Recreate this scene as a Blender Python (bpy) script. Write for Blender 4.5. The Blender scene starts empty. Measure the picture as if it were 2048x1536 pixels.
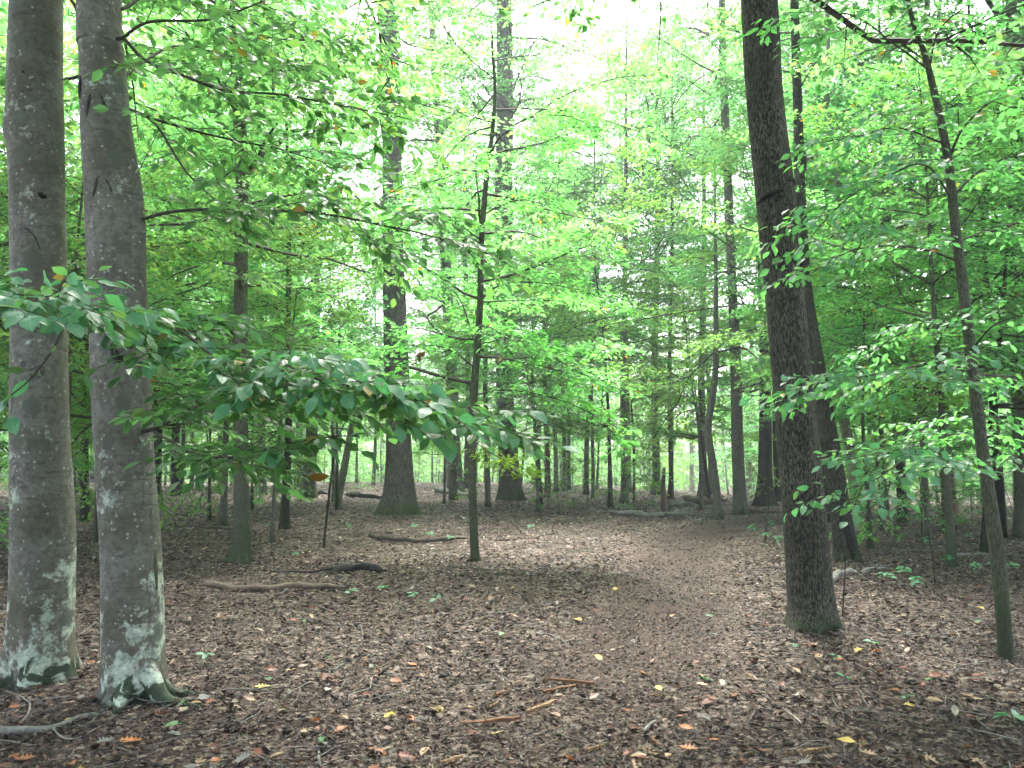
import bpy, math, random
import numpy as np
from mathutils import Vector, Matrix

# ------------------------------------------------------------------ camera, world, sun, exposure
SC = bpy.context.scene
CAM_H = 1.5
PITCH = math.radians(5.58)
FPX = 1607.0                        # focal length in pixels of the 2048 wide photograph
cam = bpy.data.cameras.new('camera')
cam.sensor_width = 36.0
cam.lens = 36.0 * FPX / 2048.0
cam.clip_start = 0.05
cam.clip_end = 3000.0
cam_o = bpy.data.objects.new('camera', cam)
SC.collection.objects.link(cam_o)
cam_o.location = (0, 0, CAM_H)
cam_o.rotation_euler = (math.pi / 2 + PITCH, 0, 0)
SC.camera = cam_o

SUN_EL, SUN_AZ = math.radians(63), math.radians(6)     # azimuth from +Y towards +X
world = bpy.data.worlds.new('World')
SC.world = world
world.use_nodes = True
wn = world.node_tree
wn.nodes.clear()
w_out = wn.nodes.new('ShaderNodeOutputWorld')
w_bg = wn.nodes.new('ShaderNodeBackground')
w_sky = wn.nodes.new('ShaderNodeTexSky')
w_sky.sky_type = 'NISHITA'
w_sky.sun_disc = False
w_sky.sun_elevation = SUN_EL
w_sky.sun_rotation = SUN_AZ
w_sky.air_density = 1.0
w_sky.dust_density = 6.0
w_sky.ozone_density = 1.0
w_hsv = wn.nodes.new('ShaderNodeHueSaturation')
w_hsv.inputs['Saturation'].default_value = 0.6          # thin bright cloud
wn.links.new(w_sky.outputs[0], w_hsv.inputs['Color'])
wn.links.new(w_hsv.outputs[0], w_bg.inputs['Color'])
w_bg.inputs['Strength'].default_value = 0.15
wn.links.new(w_bg.outputs[0], w_out.inputs['Surface'])

sun = bpy.data.lights.new('sun', 'SUN')
sun.energy = 1.5
sun.angle = math.radians(12)
sun.color = (1.0, 0.97, 0.93)
sun_o = bpy.data.objects.new('sun', sun)
SC.collection.objects.link(sun_o)
_sd = Vector((math.sin(SUN_AZ) * math.cos(SUN_EL), math.cos(SUN_AZ) * math.cos(SUN_EL), math.sin(SUN_EL)))
sun_o.rotation_euler = (-_sd).to_track_quat('-Z', 'Y').to_euler()
sun_o.location = (0, 0, 60)

SC.view_settings.view_transform = 'Standard'
SC.view_settings.look = 'None'
SC.view_settings.gamma = 1.0
SC.view_settings.use_curve_mapping = False
SC.view_settings.exposure = 2.85

SC.render.engine = 'CYCLES'
cy = SC.cycles
cy.max_bounces = 9
cy.diffuse_bounces = 6
cy.glossy_bounces = 2
cy.transmission_bounces = 5
cy.transparent_max_bounces = 4
cy.caustics_reflective = False
cy.caustics_refractive = False
cy.sample_clamp_indirect = 6.0
cy.use_adaptive_sampling = True
cy.adaptive_threshold = 0.035
cy.use_denoising = True
try:
    cy.denoiser = 'OPENIMAGEDENOISE'
except Exception:
    pass

# ------------------------------------------------------------------ geometry helpers
COL = SC.collection
_cp, _sp = math.cos(PITCH), math.sin(PITCH)

def ray(px, py):
    x, y = (px - 1024.0) / FPX, (768.0 - py) / FPX
    return np.array([x, _cp - y * _sp, _sp + y * _cp])

def at(px, py, Y):
    d = ray(px, py)
    t = Y / d[1]
    return np.array([d[0] * t, Y, CAM_H + d[2] * t])

def project(p):
    p = np.asarray(p, float) - np.array([0, 0, CAM_H])
    f = p[..., 1] * _cp + p[..., 2] * _sp
    u = -p[..., 1] * _sp + p[..., 2] * _cp
    f = np.maximum(f, 1e-3)
    return 1024 + FPX * p[..., 0] / f, 768 - FPX * u / f, f

def vnoise(p, seed=0):
    p = np.asarray(p, float)
    i = np.floor(p).astype(np.int64)
    f = p - i
    f = f * f * (3 - 2 * f)
    out = np.zeros(len(p))
    for dx in (0, 1):
        for dy in (0, 1):
            for dz in (0, 1):
                h = ((i[:, 0] + dx) * 374761393 + (i[:, 1] + dy) * 668265263 + (i[:, 2] + dz) * 1274126177 + seed * 974711) & 0xffffffff
                h = ((h ^ (h >> 13)) * 1274126177) & 0xffffffff
                h = (h ^ (h >> 16)) & 0xffff
                w = (f[:, 0] if dx else 1 - f[:, 0]) * (f[:, 1] if dy else 1 - f[:, 1]) * (f[:, 2] if dz else 1 - f[:, 2])
                out += w * h / 65535.0
    return out * 2 - 1

def fbm(p, oct=4, seed=0):
    p = np.asarray(p, float)
    a, s, o = 1.0, 0.0, np.zeros(len(p))
    for k in range(oct):
        o += a * vnoise(p * 2 ** k, seed + k * 7)
        s += a
        a *= 0.5
    return o / s

def sstep(a, b, x):
    t = np.clip((x - a) / (b - a), 0, 1)
    return t * t * (3 - 2 * t)

# the trail, a polyline on the ground (metres)
def flat(px, py):
    d = ray(px, py)
    t = -CAM_H / d[2]
    return np.array([d[0] * t, d[1] * t])
TRAIL = np.array([[-0.2, -3.0], [-0.05, 1.5]] + [list(flat(*q)) for q in ((1080, 1500), (1260, 1330), (1335, 1210), (1345, 1120), (1370, 1078), (1470, 1050), (1590, 1036))] + [[16, 24.5], [30, 30]])

def trail_dist(x, y):
    best = np.full(np.shape(x), 1e9)
    for a, b in zip(TRAIL[:-1], TRAIL[1:]):
        ab = b - a
        t = np.clip(((x - a[0]) * ab[0] + (y - a[1]) * ab[1]) / (ab @ ab), 0, 1)
        best = np.minimum(best, np.hypot(x - a[0] - t * ab[0], y - a[1] - t * ab[1]))
    return best

def hgt(x, y):
    x = np.asarray(x, float); y = np.asarray(y, float)
    p = np.stack([x.ravel(), y.ravel(), np.zeros(x.size)], 1)
    z = 0.07 * fbm(p * 0.35, 3, 3).reshape(x.shape) + 0.018 * fbm(p * 2.6, 2, 9).reshape(x.shape)
    s = 62 - 2.3 * np.clip(x, 0, 15)
    over = np.clip(y - s, 0, 60)
    z = z - 0.055 * over + 0.0004 * over ** 2
    z = z - 0.05 * np.exp(-(trail_dist(x, y) / 0.6) ** 2)
    return z

def h1(x, y):
    return float(hgt(np.array([x]), np.array([y]))[0])

def gpt(px, py):
    d = ray(px, py)
    t = -CAM_H / d[2] if d[2] < -0.002 else 300
    for _ in range(12):
        z = h1(d[0] * t, d[1] * t)
        t = (CAM_H - z) / max(-d[2], 0.004)
    return np.array([d[0] * t, d[1] * t, h1(d[0] * t, d[1] * t)])

def catmull(P, n):
    P = np.asarray(P, float)
    if len(P) < 2:
        return P
    Q = np.vstack([2 * P[0] - P[1], P, 2 * P[-1] - P[-2]])
    seg = np.linalg.norm(np.diff(P[:, :3], axis=0), axis=1)
    cum = np.concatenate([[0], np.cumsum(seg)])
    s = np.linspace(0, cum[-1], n)
    k = np.clip(np.searchsorted(cum, s, 'right') - 1, 0, len(seg) - 1)
    t = ((s - cum[k]) / np.maximum(seg[k], 1e-9))[:, None]
    a, b, c, d = Q[k], Q[k + 1], Q[k + 2], Q[k + 3]
    return 0.5 * (2 * b + (c - a) * t + (2 * a - 5 * b + 4 * c - d) * t ** 2 + (3 * b - a - 3 * c + d) * t ** 3)

class Geo:
    """collects triangles and quads, with a material index each"""
    def __init__(self):
        self.v, self.t, self.q, self.n = [], [], [], 0
    def add(self, v, tris=None, quads=None, m=0):
        v = np.asarray(v, float).reshape(-1, 3)
        if tris is not None and len(tris):
            self.t.append((np.asarray(tris, np.int64) + self.n, m))
        if quads is not None and len(quads):
            self.q.append((np.asarray(quads, np.int64) + self.n, m))
        self.v.append(v)
        self.n += len(v)
    def mesh(self, name, mats, smooth=True, shift=None):
        me = bpy.data.meshes.new(name)
        V = np.concatenate(self.v) if self.v else np.zeros((0, 3))
        if shift is not None:
            V = V - np.asarray(shift)
        T = [t for t, _ in self.t]; Q = [q for q, _ in self.q]
        nt, nq = sum(map(len, T)), sum(map(len, Q))
        loops = np.concatenate([a.ravel() for a in T + Q]) if nt + nq else np.zeros(0, int)
        mi = np.concatenate([np.full(len(a), m) for a, m in self.t + self.q]) if nt + nq else np.zeros(0, int)
        st = np.concatenate([np.arange(nt) * 3, nt * 3 + np.arange(nq) * 4])
        me.vertices.add(len(V)); me.vertices.foreach_set('co', V.astype(np.float32).ravel())
        me.loops.add(len(loops)); me.loops.foreach_set('vertex_index', loops.astype(np.int32))
        me.polygons.add(nt + nq)
        me.polygons.foreach_set('loop_start', st.astype(np.int32))
        me.polygons.foreach_set('material_index', mi.astype(np.int32))
        me.polygons.foreach_set('use_smooth', np.full(nt + nq, smooth))
        for m in mats:
            me.materials.append(m)
        me.update(calc_edges=True)
        me.validate()
        return me

def tube(g, P, R, sides=6, m=0, cap=True):
    P = np.asarray(P, float); R = np.asarray(R, float); n = len(P)
    T = np.gradient(P, axis=0)
    T /= np.maximum(np.linalg.norm(T, axis=1, keepdims=True), 1e-9)
    ref = np.array([0, 0, 1.0]) if abs(T[:, 2]).mean() < 0.8 else np.array([1.0, 0, 0])
    A = np.cross(T, ref); A /= np.maximum(np.linalg.norm(A, axis=1, keepdims=True), 1e-9)
    B = np.cross(T, A)
    th = np.arange(sides) * 2 * math.pi / sides
    V = P[:, None, :] + R[:, None, None] * (np.cos(th)[None, :, None] * A[:, None, :] + np.sin(th)[None, :, None] * B[:, None, :])
    i = np.arange(n - 1)[:, None] * sides; j = np.arange(sides)[None, :]; k = (j + 1) % sides
    q = np.stack([i + j, i + k, i + sides + k, i + sides + j], -1).reshape(-1, 4)
    V = V.reshape(-1, 3)
    tr = []
    if cap:
        V = np.vstack([V, P[:1], P[-1:]])
        c0, c1 = n * sides, n * sides + 1
        tr = [(c0, b, a) for a, b in zip(range(sides), [*range(1, sides), 0])]
        o = (n - 1) * sides
        tr = [(c0, (a + 1) % sides, a) for a in range(sides)] + [(c1, o + a, o + (a + 1) % sides) for a in range(sides)]
    g.add(V, tr, q, m)

def trunk_geo(g, P, R, sides=24, step=0.12, flare=(0.8, 0.35, 5, 0.0), rough=(0.02, 3.0), bulges=(), seed=0, m=0):
    """horizontal rings round a path; P relative to the base, R radii; bulges = (z, theta, height, width, amount)"""
    P = np.asarray(P, float)
    PR = np.column_stack([P, np.asarray(R, float)])
    L = np.linalg.norm(np.diff(P, axis=0), axis=1).sum()
    n = max(6, int(L / step))
    C = catmull(PR, n)
    th = np.arange(sides) * 2 * math.pi / sides
    Z = C[:, 2][:, None] * np.ones(sides)[None]
    zr = np.maximum(Z, 0)
    amp, fh, lobes, ph = flare
    lob = 0.55 + 0.45 * np.cos(lobes * th + ph) + 0.3 * np.cos((lobes - 2) * th + ph * 2.3 + 1)
    Rm = C[:, 3][:, None] * (1 + amp * np.exp(-zr / fh) * np.maximum(lob, 0.1)[None])
    q = np.stack([np.cos(th)[None] * np.ones(n)[:, None] * 1.3, np.sin(th)[None] * np.ones(n)[:, None] * 1.3, Z * 0.8], -1).reshape(-1, 3)
    Rm = Rm * (1 + rough[0] * fbm(q * rough[1], 4, seed).reshape(n, sides) + 1.4 * rough[0] * fbm(q * 0.9, 2, seed + 5).reshape(n, sides))
    for bz, bt, bh, bw, ba in bulges:
        dth = np.angle(np.exp(1j * (th - bt)))
        Rm = Rm + ba * np.exp(-((Z - bz) / bh) ** 2) * np.exp(-(dth / bw) ** 2)[None]
    V = np.stack([C[:, 0][:, None] + Rm * np.cos(th), C[:, 1][:, None] + Rm * np.sin(th), Z], -1)
    i = np.arange(n - 1)[:, None] * sides; j = np.arange(sides)[None, :]; k = (j + 1) % sides
    quads = np.stack([i + j, i + k, i + sides + k, i + sides + j], -1).reshape(-1, 4)
    V = np.vstack([V.reshape(-1, 3), C[-1:, :3]])
    tr = [((n - 1) * sides + a, (n - 1) * sides + (a + 1) % sides, n * sides) for a in range(sides)]
    g.add(V, tr, quads, m)
    return C

# leaf templates: (u along, v across, w out of the leaf)
DIAMOND = (np.array([[0, 0, 0], [0.42, 0.29, 0.06], [1, 0, -0.06], [0.42, -0.29, 0.06]]), [(0, 3, 2), (0, 2, 1)])
OVAL = (np.array([[0, 0, 0], [0.24, 0.2, .035], [0.55, 0.27, .05], [0.82, 0.13, 0.0], [1.0, 0, -.07], [0.82, -0.13, 0.0], [0.55, -0.27, .05], [0.24, -0.2, .035], [0.45, 0, 0.0]]),
        [(0, 8, 1), (1, 8, 2), (2, 8, 3), (3, 8, 4), (4, 8, 5), (5, 8, 6), (6, 8, 7), (7, 8, 0)])

def unit(a):
    return a / np.maximum(np.linalg.norm(a, axis=-1, keepdims=True), 1e-9)

def leaf_frames(D, N):
    D = unit(D)
    S = unit(np.cross(N, D))
    return D, S, np.cross(D, S)

def add_leaves(g, pos, D, N, size, tmpl=DIAMOND, m=0, curl=None, width=None):
    if len(pos) == 0:
        return
    T, F = tmpl
    D, S, W = leaf_frames(D, N)
    c = np.ones(len(pos)) if curl is None else curl
    wd = np.ones(len(pos)) if width is None else width
    V = pos[:, None] + size[:, None, None] * (T[None, :, 0:1] * D[:, None] + T[None, :, 1:2] * wd[:, None, None] * S[:, None] + T[None, :, 2:3] * c[:, None, None] * W[:, None])
    k = len(T)
    F = np.asarray(F)
    tr = (np.arange(len(pos)) * k)[:, None, None] + F[None]
    g.add(V.reshape(-1, 3), tr.reshape(-1, 3), None, m)

class Foliage:
    def __init__(self):
        self.p, self.d, self.n, self.s = [], [], [], []
    def put(self, p, d, n, s):
        self.p.append(p); self.d.append(d); self.n.append(n); self.s.append(s)
    def arrays(self):
        if not self.p:
            return np.zeros((0, 3)), np.zeros((0, 3)), np.zeros((0, 3)), np.zeros(0)
        return np.concatenate(self.p), np.concatenate(self.d), np.concatenate(self.n), np.concatenate(self.s)

def leafy_twig(fo, P, rng, spacing, size, tilt=0.35, start=0.1, sag=0.3):
    """leaves alternating along a twig polyline, held roughly flat"""
    L = np.linalg.norm(np.diff(P, axis=0), axis=1).sum()
    k = max(2, int(L * (1 - start) / spacing))
    t = np.linspace(start, 1, k) * (len(P) - 1)
    i = np.minimum(t.astype(int), len(P) - 2)
    f = (t - i)[:, None]
    pos = P[i] * (1 - f) + P[i + 1] * f
    d = unit(P[i + 1] - P[i])
    side = unit(np.cross(d, np.array([0, 0, 1.0])))
    sg = np.where(np.arange(k) % 2 == 0, 1.0, -1.0)[:, None]
    ang = rng.uniform(0.55, 1.05, (k, 1))
    ang[-1] = 0.1
    dd = d * np.cos(ang) + side * sg * np.sin(ang)
    dd[:, 2] += rng.normal(-sag, 0.28, k)
    n = np.array([0, -0.25, 1.0]) + rng.normal(0, tilt, (k, 3))
    fo.put(pos, dd, n, size * rng.uniform(0.65, 1.15, k))

def fan(fo, P, rng, per_m, size, tilt):
    """a leafy side spray seen as one: leaves spread flat on both sides of a twig, as on its own side twigs"""
    L = np.linalg.norm(np.diff(P, axis=0), axis=1).sum()
    k = max(3, int(L * per_m * rng.uniform(0.7, 1.3)))
    t = np.sqrt(rng.uniform(0.02, 1, k)) * (len(P) - 1) * 0.999
    i = t.astype(int)
    f = (t - i)[:, None]
    d = unit(P[i + 1] - P[i])
    side = unit(np.cross(d, np.array([0, 0, 1.0])))
    off = rng.normal(0, 1, k) * (0.10 + 0.13 * L) * (1.15 - 0.6 * t / (len(P) - 1))
    pos = P[i] * (1 - f) + P[i + 1] * f + side * off[:, None]
    pos[:, 2] += rng.normal(0, 0.035, k) - 0.12 * np.abs(off)
    ang = np.sign(off) * rng.uniform(0.2, 1.2, k)
    dd = d * np.cos(ang)[:, None] + side * np.sin(ang)[:, None]
    dd[:, 2] += rng.normal(-0.15, 0.25, k)
    n = np.array([0, 0, 1.0]) + rng.normal(0, tilt, (k, 3))
    fo.put(pos, dd, n, size * rng.uniform(0.6, 1.15, k))

def dress(g, fo, P, R, rng, twig_len=0.6, twig_gap=0.12, leaf_gap=0.05, leaf=0.085, start=0.15, mt=0, sub=True, tilt=0.35, sides=4, droop=-0.06, limb=True, tw_r=0.0022, per_m=0):
    """a limb polyline: its tube, alternating twigs held flat, leaves on them"""
    P = np.asarray(P, float)
    if limb:
        tube(g, P, R, sides, mt)
    L = np.linalg.norm(np.diff(P, axis=0), axis=1).sum()
    n = max(3, int(L * (1 - start) / twig_gap))
    C = catmull(P, 60)
    T = unit(np.gradient(C, axis=0))
    sg = 1.0
    for k in range(n):
        t = start + (1 - start) * (k + rng.uniform(0, 0.8)) / n
        j = min(int(t * 59), 59)
        sg = -sg
        d = T[j]
        side = np.cross(d, [0, 0, 1.0]); side /= max(np.linalg.norm(side), 1e-6)
        a = rng.uniform(0.6, 1.15)
        v = d * math.cos(a) + side * sg * math.sin(a)
        v[2] = v[2] * 0.5 + rng.normal(0.02, 0.14)
        prof = (0.35 + 0.65 * math.sin(math.pi * min(1, 0.12 + 0.82 * (t - start) / (1 - start)))) * rng.uniform(0.55, 1.15)
        l = twig_len * prof
        p0 = C[j]
        m_ = 2 if per_m else 4
        pts = [p0]
        vv = v.copy()
        for q in range(m_):
            vv = vv + rng.normal(0, 0.10, 3) + np.array([0, 0, droop])
            vv /= np.linalg.norm(vv)
            pts.append(pts[-1] + vv * l / m_)
        pts = np.array(pts)
        tube(g, pts, np.linspace(tw_r * (1 + l * 1.5), tw_r * 0.5, m_ + 1), 3, mt, cap=False)
        if per_m:
            fan(fo, pts, rng, per_m, leaf, tilt)
            continue
        leafy_twig(fo, pts, rng, leaf_gap, leaf, tilt)
        if sub and l > 0.3:
            ns = int(l / 0.13)
            for q in range(ns):
                u = rng.uniform(0.25, 0.9) * m_
                i = min(int(u), m_ - 1)
                b = pts[i] + (pts[i + 1] - pts[i]) * (u - i)
                dd = unit(pts[i + 1] - pts[i])
                s2 = np.cross(dd, [0, 0, 1.0]); s2 /= max(np.linalg.norm(s2), 1e-6)
                a = rng.uniform(0.6, 1.1) * (1 if q % 2 else -1)
                w = dd * math.cos(a) + s2 * math.sin(a) + np.array([0, 0, rng.normal(0, 0.1)])
                l2 = l * rng.uniform(0.3, 0.5)
                pp = np.array([b, b + w * l2 * 0.5, b + (w + np.array([0, 0, droop])) * l2])
                tube(g, pp, np.array([tw_r, tw_r * 0.8, tw_r * 0.4]), 3, mt, cap=False)
                leafy_twig(fo, pp, rng, leaf_gap, leaf, tilt)
    if per_m:
        fan(fo, C[44::5], rng, per_m, leaf, tilt)
    else:
        leafy_twig(fo, C[48::3], rng, leaf_gap, leaf, tilt)

def branch_path(rng, p0, az, el, L, n=6, droop=-0.05, wob=0.12):
    v = np.array([math.cos(az) * math.cos(el), math.sin(az) * math.cos(el), math.sin(el)])
    P = [np.asarray(p0, float)]
    for k in range(n):
        v = v + rng.normal(0, wob, 3) + np.array([0, 0, droop])
        v /= np.linalg.norm(v)
        P.append(P[-1] + v * L / n)
    return np.array(P)

# ------------------------------------------------------------------ materials
class NT:
    def __init__(self, name):
        self.m = bpy.data.materials.new(name)
        self.m.use_nodes = True
        self.t = self.m.node_tree
        self.t.nodes.clear()
        self.out = self.t.nodes.new('ShaderNodeOutputMaterial')
    def n(self, typ, ins=None, **props):
        nd = self.t.nodes.new('ShaderNode' + typ)
        for k, v in props.items():
            setattr(nd, k, v)
        for k, v in (ins or {}).items():
            s = nd.inputs[k]
            if hasattr(v, 'is_output') or isinstance(v, bpy.types.NodeSocket):
                self.t.links.new(v, s)
            else:
                s.default_value = v
        return nd
    def ramp(self, fac, stops, interp='LINEAR'):
        nd = self.t.nodes.new('ShaderNodeValToRGB')
        nd.color_ramp.interpolation = interp
        el = nd.color_ramp.elements
        while len(el) < len(stops):
            el.new(0.5)
        for e, (p, c) in zip(el, stops):
            e.position = p
            e.color = (c, c, c, 1) if not isinstance(c, (tuple, list)) else (*c[:3], 1)
        self.t.links.new(fac, nd.inputs['Fac'])
        return nd.outputs['Color']
    def math(self, op, a, b=0.0, clamp=False):
        nd = self.t.nodes.new('ShaderNodeMath')
        nd.operation = op
        nd.use_clamp = clamp
        for i, v in enumerate((a, b)):
            if isinstance(v, bpy.types.NodeSocket):
                self.t.links.new(v, nd.inputs[i])
            else:
                nd.inputs[i].default_value = v
        return nd.outputs[0]
    def mix(self, f, a, b, blend='MIX'):
        nd = self.t.nodes.new('ShaderNodeMix')
        nd.data_type = 'RGBA'
        nd.blend_type = blend
        for s, v in ((nd.inputs[0], f), (nd.inputs[6], a), (nd.inputs[7], b)):
            if isinstance(v, bpy.types.NodeSocket):
                self.t.links.new(v, s)
            else:
                s.default_value = v if s == nd.inputs[0] else (*v, 1)
        return nd.outputs[2]
    def noise(self, vec, scale, detail=4, rough=0.55, dist=0.0):
        return self.n('TexNoise', {'Vector': vec, 'Scale': scale, 'Detail': detail, 'Roughness': rough, 'Distortion': dist}).outputs['Fac']
    def map(self, vec, scale):
        return self.n('Mapping', {'Vector': vec, 'Scale': scale}).outputs[0]
    def obj(self):
        """object coordinates, shifted for each object so that copies differ"""
        tc = self.n('TexCoord').outputs['Object']
        return tc
    def finish(self, col, rough=0.85, bump=None, bstr=0.5, bdist=0.01, spec=0.3):
        p = self.n('BsdfPrincipled', {'Roughness': rough, 'Specular IOR Level': spec})
        if isinstance(col, bpy.types.NodeSocket):
            self.t.links.new(col, p.inputs['Base Color'])
        else:
            p.inputs['Base Color'].default_value = (*col, 1)
        if bump is not None:
            b = self.n('Bump', {'Height': bump, 'Strength': bstr, 'Distance': bdist})
            self.t.links.new(b.outputs[0], p.inputs['Normal'])
        self.t.links.new(p.outputs[0], self.out.inputs['Surface'])
        return self.m

def leaf_material(name, top, trans, mixf=0.45, rough=0.42, spec=0.35, tv=0.25, rare=((0.5, 0.33, 0.03), (0.3, 0.1, 0.02)), rare_at=(0.985, 0.995)):
    a = NT(name)
    isl = a.n('NewGeometry').outputs['Random Per Island']
    rnd = a.n('ObjectInfo').outputs['Random']
    lo = lambda c, k: tuple(x * k for x in c)
    yel = lambda c: (c[0] * 1.35 + 0.01, c[1] * 1.1, c[2] * 0.85)
    c1 = a.ramp(isl, [(0, lo(top, 0.6)), (0.4, top), (0.8, lo(top, 1.3)), (0.92, yel(top)), (0.985, yel(top)), (0.994, rare[0]), (1.0, rare[1])])
    c2 = a.ramp(isl, [(0, lo(trans, 0.7)), (0.4, trans), (0.8, lo(trans, 1.15)), (0.92, yel(trans)), (0.985, yel(trans)), (0.994, rare[0]), (1.0, rare[1])])
    hs = a.math('ADD', a.math('MULTIPLY', rnd, 0.03), 0.483)
    vs = a.math('ADD', a.math('MULTIPLY', rnd, 2 * tv), 1 - tv)
    h1_ = a.n('HueSaturation', {'Hue': hs, 'Value': vs, 'Color': c1}).outputs[0]
    h2_ = a.n('HueSaturation', {'Hue': hs, 'Value': vs, 'Color': c2}).outputs[0]
    p = a.n('BsdfPrincipled', {'Base Color': h1_, 'Roughness': rough, 'Specular IOR Level': spec})
    t = a.n('BsdfTranslucent', {'Color': h2_})
    mx = a.n('MixShader', {0: mixf, 1: p.outputs[0], 2: t.outputs[0]})
    a.t.links.new(mx.outputs[0], a.out.inputs['Surface'])
    return a.m

M = {}
M['leaf_beech'] = leaf_material('leaf_beech', (0.075, 0.22, 0.09), (0.20, 0.62, 0.15), 0.48, 0.38, 0.5)
M['leaf_sapling'] = leaf_material('leaf_sapling', (0.085, 0.24, 0.06), (0.27, 0.67, 0.155), 0.54)
M['leaf_canopy'] = leaf_material('leaf_canopy', (0.082, 0.23, 0.075), (0.25, 0.64, 0.19), 0.54)
M['leaf_yellow'] = leaf_material('leaf_yellow', (0.10, 0.24, 0.05), (0.30, 0.67, 0.12), 0.54)
M['leaf_lime_lit'] = leaf_material('leaf_lime_lit', (0.16, 0.33, 0.03), (0.38, 0.72, 0.06), 0.5)  # brighter leaf copy: light on one low spray put into its colour
M['leaf_seedling'] = leaf_material('leaf_seedling', (0.07, 0.22, 0.05), (0.14, 0.42, 0.06), 0.4)

def bark_beech():
    a = NT('bark_beech')
    o = a.obj()
    z = a.n('SeparateXYZ', {0: o}).outputs[2]
    big = a.noise(o, 2.6, 5, 0.6, 0.4)
    fine = a.noise(o, 26, 6, 0.7)
    wr = a.noise(a.map(o, (5, 5, 60)), 1.0, 3, 0.6)
    col = a.ramp(big, [(0.30, (0.075, 0.074, 0.056)), (0.42, (0.135, 0.125, 0.095)), (0.52, (0.165, 0.162, 0.135)), (0.62, (0.21, 0.21, 0.18)), (0.74, (0.13, 0.12, 0.088))])
    col = a.mix(a.ramp(fine, [(0.38, 0.65), (0.55, 0.0)]), col, (0.07, 0.068, 0.055))
    col = a.mix(a.ramp(wr, [(0.30, 0.55), (0.44, 0.0)]), col, (0.06, 0.06, 0.05))
    # dark blotches
    bl = a.noise(o, 5.5, 6, 0.62, 0.8)
    col = a.mix(a.ramp(bl, [(0.30, 0.85), (0.37, 0.0)]), col, (0.045, 0.05, 0.042))
    # crustose lichen: sheets low on the stem, specks higher up
    li = a.noise(o, 7.5, 10, 0.72, 0.25)
    patch = a.noise(a.map(o, (1.0, 1.0, 0.6)), 2.4, 3, 0.5)
    low = a.math('MULTIPLY', a.math('SUBTRACT', 0.95, z), 0.12)
    low = a.math('MAXIMUM', a.math('MINIMUM', low, 0.055), -0.10)
    low = a.math('ADD', low, a.math('MULTIPLY', a.math('SUBTRACT', patch, 0.5), 0.55))
    lf = a.ramp(a.math('ADD', li, low), [(0.54, 0.0), (0.565, 0.5), (0.63, 1.0)])
    lc = a.mix(a.ramp(fine, [(0.35, 0.0), (0.65, 1.0)]), (0.22, 0.28, 0.22), (0.62, 0.68, 0.58))
    col = a.mix(lf, col, lc)
    vo = a.n('TexVoronoi', {'Vector': o, 'Scale': 24.0, 'Randomness': 1.0})
    big2 = a.noise(o, 6, 3)
    dots = a.math('MULTIPLY', a.ramp(vo.outputs['Distance'], [(0.08, 1.0), (0.26, 0.0)]), a.ramp(a.math('ADD', big2, a.math('MULTIPLY', a.math('SUBTRACT', fine, 0.5), 0.5)), [(0.50, 0.0), (0.56, 0.9)]))
    col = a.mix(dots, col, (0.46, 0.52, 0.44))
    # round grey rosettes over the white sheet
    v2 = a.n('TexVoronoi', {'Vector': a.n('Vector' + 'Math', {0: o, 1: (0.31, 0.12, 0.07)}).outputs[0], 'Scale': 3.4, 'Randomness': 0.9})
    ros = a.math('ADD', v2.outputs['Distance'], a.math('MULTIPLY', a.math('SUBTRACT', fine, 0.5), 0.25))
    rf = a.math('MULTIPLY', a.ramp(ros, [(0.20, 1.0), (0.27, 0.0)]), a.ramp(z, [(0.12, 0.0), (0.2, 0.85)]))
    col = a.mix(rf, col, (0.10, 0.115, 0.09))
    mo = a.ramp(a.math('SUBTRACT', a.math('ADD', bl, 0.0), a.math('MULTIPLY', z, 1.1)), [(0.40, 0.0), (0.45, 0.95)])
    col = a.mix(mo, col, a.mix(fine, (0.008, 0.014, 0.008), (0.04, 0.065, 0.03)))
    h = a.math('ADD', a.math('ADD', a.math('MULTIPLY', wr, 0.5), a.math('MULTIPLY', fine, 0.5)), a.math('MULTIPLY', lf, 0.35))
    return a.finish(col, 0.8, h, 0.55, 0.008, 0.25)

def bark_rough(name, dark, mid, light, sc=1.0, moss=0.3, bd=0.012, mossc=(0.022, 0.042, 0.014)):
    a = NT(name)
    o = a.obj()
    z = a.n('SeparateXYZ', {0: o}).outputs[2]
    fl = a.noise(a.map(o, (78 * sc, 78 * sc, 21 * sc)), 1.0, 4, 0.65, 0.5)
    fl2 = a.noise(a.map(o, (150 * sc, 150 * sc, 60 * sc)), 1.0, 3, 0.6)
    big = a.noise(o, 1.7, 4, 0.6)
    col = a.ramp(fl, [(0.38, dark), (0.48, mid), (0.57, light)])
    col = a.mix(a.ramp(fl2, [(0.38, 0.6), (0.55, 0.0)]), col, dark)
    col = a.mix(a.ramp(big, [(0.35, 0.45), (0.6, 0.0)]), col, dark)
    li = a.noise(o, 9, 6, 0.7)
    col = a.mix(a.ramp(li, [(0.62, 0.0), (0.72, 0.35)]), col, (0.26, 0.28, 0.22))
    mf = a.noise(o, 14, 6, 0.75)
    mo = a.ramp(a.math('SUBTRACT', a.math('ADD', a.math('MULTIPLY', big, 0.5), a.math('MULTIPLY', mf, 0.75)), a.math('MULTIPLY', z, 0.35 / max(moss, 0.01))), [(0.40, 0.0), (0.60, 0.85)])
    col = a.mix(mo, col, a.mix(a.ramp(mf, [(0.35, 0.0), (0.65, 1.0)]), tuple(x * 0.3 for x in mossc), tuple(x * 1.6 for x in mossc)))
    h = a.math('ADD', a.math('ADD', a.math('MULTIPLY', fl, 1.0), a.math('MULTIPLY', fl2, 0.35)), a.math('MULTIPLY', mf, 0.5))
    return a.finish(col, 0.88, h, 0.9, bd, 0.2)

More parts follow.
